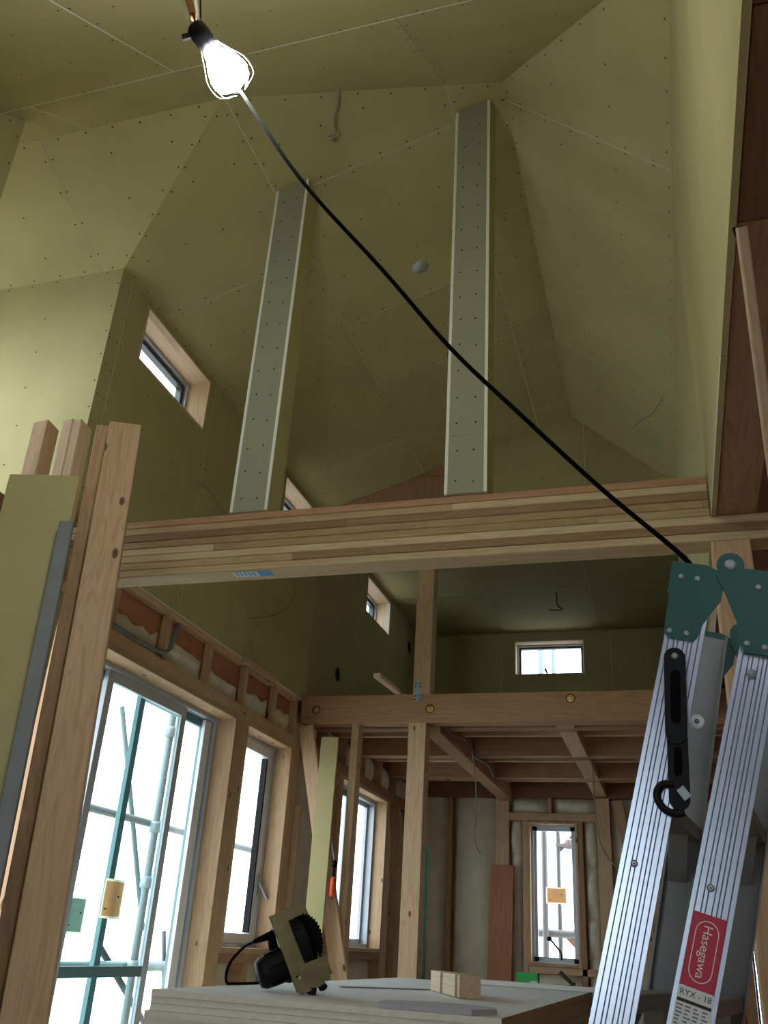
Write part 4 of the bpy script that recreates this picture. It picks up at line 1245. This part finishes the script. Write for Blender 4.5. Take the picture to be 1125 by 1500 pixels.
# stickers on the right stile
tb, Lb_, Db = FR['b']
def st(d, s, y=0.0): return tb + Db * (d * WS) + Lb_ * s + V((0, -y, 0))
s_of = lambda z: (tb.z - z) / -Lb_.z
sA, sB, sC = s_of(.068), s_of(-.021), s_of(-.092)
rs = plate('red_sticker', rect2(.12 * WS, sA, .88 * WS, sB), tb + V((0, -.0009, 0)), Db, Lb_, V((0, 1, 0)), .0006, M['red'], lad)
ring = []
sm = (sA + sB) / 2
for r_, m_, y_ in ((.0150, 'white', .0013), (.0138, 'red', .0016)):
    hl = (sB - sA) / 2 - .008 - .0146
    cp_ = capsule((WS * .5, sm - hl), (WS * .5, sm + hl), r_)
    plate('sticker_oval', cp_, tb + V((0, -y_, 0)), Db, Lb_, V((0, 1, 0)), .0002, M[m_], rs)
lettering('Hasegawa', .0165, st(.5, sm, .0021), Lb_, Db, M['white'], rs, 1.0)
ws = plate('white_sticker', rect2(.10 * WS, sB + .0004, .90 * WS, sC), tb + V((0, -.0009, 0)), Db, Lb_, V((0, 1, 0)), .0006, M['white'], lad)
lettering('RYX - 18', .0105, st(.5, sB + .008, .0013), Db, -Lb_, M['ink'], ws)
plate('printed_bar', rect2(.12 * WS, sB + .0155, .88 * WS, sB + .0195), tb + V((0, -.0012, 0)), Db, Lb_, V((0, 1, 0)), .0002, M['ink'], ws)
for k in range(6):
    for j in range(4):
        plate('printed_block', rect2((.13 + j * .19) * WS, sB + .0225 + k * .0045, (.13 + j * .19 + random.uniform(.08, .16)) * WS, sB + .0245 + k * .0045), tb + V((0, -.0012, 0)), Db, Lb_, V((0, 1, 0)), .0002, M['groove'], ws)

# ------------------------------------------------------------------ hanging work light
wk = thing('work_light', (-.858, 1.24, 1.78), 'lit work bulb in a wire cage hanging from the ceiling', 'lamp')
KL = 1.4
pS, pT = V((-.6478, .8288, 1.3306)) * KL, V((-.6028, .9073, 1.2744)) * KL
ax = (pT - pS).normalized()
LB = (pT - pS).length
lathe('bulb', pS + ax * .030 * KL, ax, [(a_ * KL, b_ * KL) for a_, b_ in [(0, .012), (.012, .016), (.026, .026), (.044, .033), (.056, .0335), (.066, .029), (.073, .018), (.077, .004)]], M['bulb'], wk, 20)
lathe('socket', pS - ax * .012 * KL, ax, [(a_ * KL, b_ * KL) for a_, b_ in [(0, .010), (.004, .015), (.020, .017), (.034, .016), (.042, .014)]], M['black'], wk, 14)
board('switch_knob', pS + ax * .006, pS + ax * .006 + V((-.028, -.004, -.008)) * KL, ax, .014, .014, M['black'], wk)
refx = V((0, 0, 1)) - ax * ax.z; refx.normalize(); refy = ax.cross(refx)
for i in range(8):
    a_ = 2 * math.pi * i / 8
    rd = refx * math.cos(a_) + refy * math.sin(a_)
    tube('cage_wire', [pS + (ax * a_ + rd * b_) * KL for a_, b_ in ((.026, .015), (.05, .027), (.073, .0385), (.10, .036), (.112, .012))], .001, M['steel'], wk, 5)
cU = -ax * .35 + V((-.12, -.10, .75)); cU.normalize()
cS = (cU.cross(V((-.5, .8, .6)))).normalized(); cN = cU.cross(cS).normalized()
for sd in (-1, 1):
    board('clip_arm', pS + (cS * sd * .005 - ax * .006) * KL, pS + (cU * .055 + cS * sd * .011) * KL, cN, .017, .006, M['clearfilm'], wk, .001)
board('clip_spring', pS + (cU * .02 - cS * .010) * KL, pS + (cU * .06 - cS * .020) * KL, cN, .007, .004, M['black'], wk, .0005)
board('clip_jaw', pS + cU * .028 * KL, pS + cU * .075 * KL, cN, .028, .014, M['redwood'], wk, .001)
tube('clip_wire', [pS - ax * .014, pS + cU * .028 + cN * .006, pS + cU * .07 + cN * .009], .003, M['wire_dark'], wk)
zc = zN(.98) - .004
tube('hanging_cord', [pS + cU * .095, (-.935, 1.05, 2.03), (-.937, 1.02, 2.10), (-.937, .98, zc)], .004, M['wire_dark'], wk)
cb = tube('black_cable', [pT + ax * .004, V((-.5148, 1.0, 1.1425)) * 1.27, V((-.3938, 1.1, 1.0097)) * 1.18, V((-.2978, 1.2, .9072)) * 1.10, V((-.1919, 1.25, .7968)) * 1.07, V((-.0722, 1.33, .6878)) * 1.03, (.0462, 1.40, .5889), (.052, 1.398, .56), (.045, 1.398, .50), (.030, 1.398, .42), (.006, 1.398, .30)], .0042, M['black_rubber'], None, 6)
tag(cb, 'black cable stretched from the lit bulb to the ladder top', 'cable')

# ------------------------------------------------------------------ loose wires
def wire(name, pts, r, mat, label):
    return tag(tube(name, pts, r, M[mat], None, 5), label, 'wire')
wire('ceiling_wire', [(-1.1057, 2.3788, 3.256), (-1.13, 2.44, 3.20), (-1.17, 2.51, 3.165), (-1.165, 2.53, 3.13), (-1.185, 2.54, 3.11), (-1.205, 2.545, 3.125), (-1.185, 2.55, 3.135)], .006, 'wire_grey', 'grey wire hanging from the ceiling near the bulb')
wire('loft_wire', [(-.8273, 7.43, 2.856), (-.84, 7.6, 2.80), (-.80, 7.62, 2.775), (-.83, 7.63, 2.765), (-.92, 7.63, 2.77)], .006, 'wire_dark', 'short dark wire curling from the loft ceiling')
wire('slope_wire', [(.12, 4.56, 2.90), (.10, 4.6, 2.89), (.06, 4.68, 2.88), (.0, 4.72, 2.87), (-.05, 4.74, 2.84)], .004, 'wire_grey', 'pale wire sticking out of the right slope')
wire('wall_wire', [(XL - .003, 5.15, 2.17), (XL + .03, 5.17, 2.08), (XL + .02, 5.08, 1.93), (XL + .02, 4.85, 1.80), (XL + .008, 4.60, 1.70)], .004, 'wire_grey', 'thin wire drooping on the left wall below the beam')
wire('wall_wire', [(XL - .003, 3.80, 2.21), (XL + .02, 3.9, 2.20), (XL + .02, 4.1, 2.15), (XL + .01, 4.25, 2.07)], .0026, 'wire_grey', 'faint wire on the left wall below the first high window')
wire('post_wire', [(-.697, 2.87, 2.25), (-.712, 2.87, 2.2), (-.722, 2.87, 2.13), (-.698, 2.87, 2.07)], .003, 'wire_dark', 'small wire behind the right boxed post')
wire('hanging_wire', [(-1.385, 6.40, 1.40), (-1.35, 6.45, 1.30), (-1.3246, 6.5, 1.0), (-1.335, 6.5, .75), (-1.325, 6.5, .66), (-1.29, 6.5, .605)], .0055, 'wire_grey', 'pale wire hanging under the loft beside the girder')
wire('hanging_wire', [(-.545, 6.9, 1.45), (-.54, 6.9, 1.25), (-.5348, 6.9, .95), (-.505, 6.9, .72), (-.40, 6.9, .58), (-.30, 6.9, .52)], .0055, 'wire_grey', 'thin wire hanging under the loft near the ladder')
wire('girder_cable', [(-1.39, YG + .13, 1.34), (-1.39, YG + .22, 1.31), (-1.388, 6.0, 1.305), (-1.388, 6.4, 1.36), (-1.388, 6.7, 1.305), (-1.388, 7.2, 1.34), (-1.388, 7.5, 1.30)], .007, 'wire_grey', 'grey cable sagging along the loft girder')
wire('joist_wire', [(-1.39, 6.72, 1.305), (-1.0, 6.75, 1.30), (-.6, 6.72, 1.298), (.0, 6.6, 1.31)], .003, 'wire_grey', 'very thin wire running along the underside of the joists')

# window stickers
def sticker(c, U, W, N, w, h, label, size, mat='sticker'):
    c, U, W, N = V(c), V(U), V(W), V(N)
    t = thing('window_sticker', c - V((0, 0, h / 2)), label, 'sticker', 'stickers on the window panes')
    plate('sticker_film', rect2(-w / 2, -h / 2, w / 2, h / 2), c, U, W, -N, .0006, M['clearfilm'], t)
    plate('sticker_print', rect2(-w / 2 + .012, -h / 2 + .01, w / 2 - .008, h / 2 - .01), c + N * .0004, U, W, -N, .0003, M[mat], t)
    lettering('LIXIL', size, c + N * .001 + U * .01, -U, W, M['white'], t)       # the print is seen from its back
    for i in range(3):
        plate('print_line', rect2(-w / 2 + .02, h * (.28 - .035 * i), w / 2 - .03 - .012 * i, h * (.29 - .035 * i)), c + N * .0008, U, W, -N, .0002, M['white'], t)
    plate('print_mark', rect2(w * .22, h * .04, w * .32, h * .09), c + N * .0008, U, W, -N, .0002, M['ink'], t)
    plate('print_mark', rect2(-w * .36, -h * .28, -w * .22, -h * .25), c + N * .0008, U, W, -N, .0002, M['ink'], t)
sticker((-2.462, 3.884, .118), (0, 1, 0), (0, 0, 1), (1, 0, 0), .165, .165, 'orange sticker on the inner pane of the tall sliding door', .045)
sticker((-2.488, 3.66, .04), (0, 1, 0), (0, 0, 1), (1, 0, 0), .13, .15, 'pale sticker half hidden by the leaning post', .035, 'pale_sticker')
sticker((-1.035, YF + .126, .478), (1, 0, 0), (0, 0, 1), (0, -1, 0), .18, .135, 'orange sticker on the tall narrow far window', .04)

# ------------------------------------------------------------------ scaffold outside
def pipe(t, name, p, q_, r, mat='pipe'):
    return tube(name, [p, q_], r, M[mat], t, 10)
gz = FL - .6
sc = thing('scaffold', (-3.3, 5.57, gz), 'pipe scaffold outside the tall sliding door', 'scaffold')
pipe(sc, 'upright_pipe', (-3.3, 5.57, gz), (-3.3, 5.57, 3.4), .0243)
pipe(sc, 'upright_pipe', (-3.3, 7.4, gz), (-3.3, 7.4, 3.4), .0243)
pipe(sc, 'level_pipe', (-3.35, 3.6, .642), (-3.35, 7.6, .642), .0243)
pipe(sc, 'level_pipe', (-3.36, 3.6, -.213), (-3.36, 6.5, -.213), .03, 'alu_teal')
pipe(sc, 'brace', (-3.38, 5.05, 1.3), (-3.38, 5.75, .0), .017)
pipe(sc, 'railing', (-3.40, 5.3, -.1), (-3.40, 6.3, -.75), .02, 'alu_dark')
pipe(sc, 'railing', (-3.42, 6.1, .0), (-3.42, 6.4, -.9), .015, 'alu_dark')
for (yy, zz) in ((5.57, .62), (5.57, -.21), (5.57, .28), (5.57, 1.25)):
    c_ = lathe('coupler', (-3.3, yy, zz - .04), (0, 0, 1), [(0, .03), (.01, .042), (.06, .042), (.075, .03)], M['steel'], sc, 12)
    boxes('wedge', [(-3.27, -3.235, yy - .012, yy + .05, zz - .03, zz + .045)], M['steel'], c_)
sf = thing('scaffold', (-1.1, 9.45, gz), 'pipe scaffold outside the tall narrow far window', 'scaffold')
pipe(sf, 'upright_pipe', (-1.235, 9.4, gz), (-1.235, 9.4, 3.6), .03)
pipe(sf, 'upright_pipe', (-1.11, 9.5, gz), (-1.11, 9.5, 3.6), .022)
pipe(sf, 'level_pipe', (-2.6, 9.45, .19), (.5, 9.45, .19), .035)
pipe(sf, 'brace', (-1.0, 9.40, -.3), (-.3, 9.40, .3), .015)
pipe(sf, 'brace', (-1.12, 9.52, .92), (-.3, 9.52, 1.75), .02)
c_ = lathe('coupler', (-1.0, 9.5, .95), (0, 0, 1), [(0, .03), (.01, .045), (.08, .045), (.1, .03)], M['steel'], sf, 12)
boxes('wedge', [(-1.13, -.92, 9.46, 9.48, .97, 1.0)], M['steel'], c_)
board('deck_plank', (-1.0, 9.51, .1), (-.2, 9.51, .95), (0, 1, 0), .04, .16, M['pine'], sf)
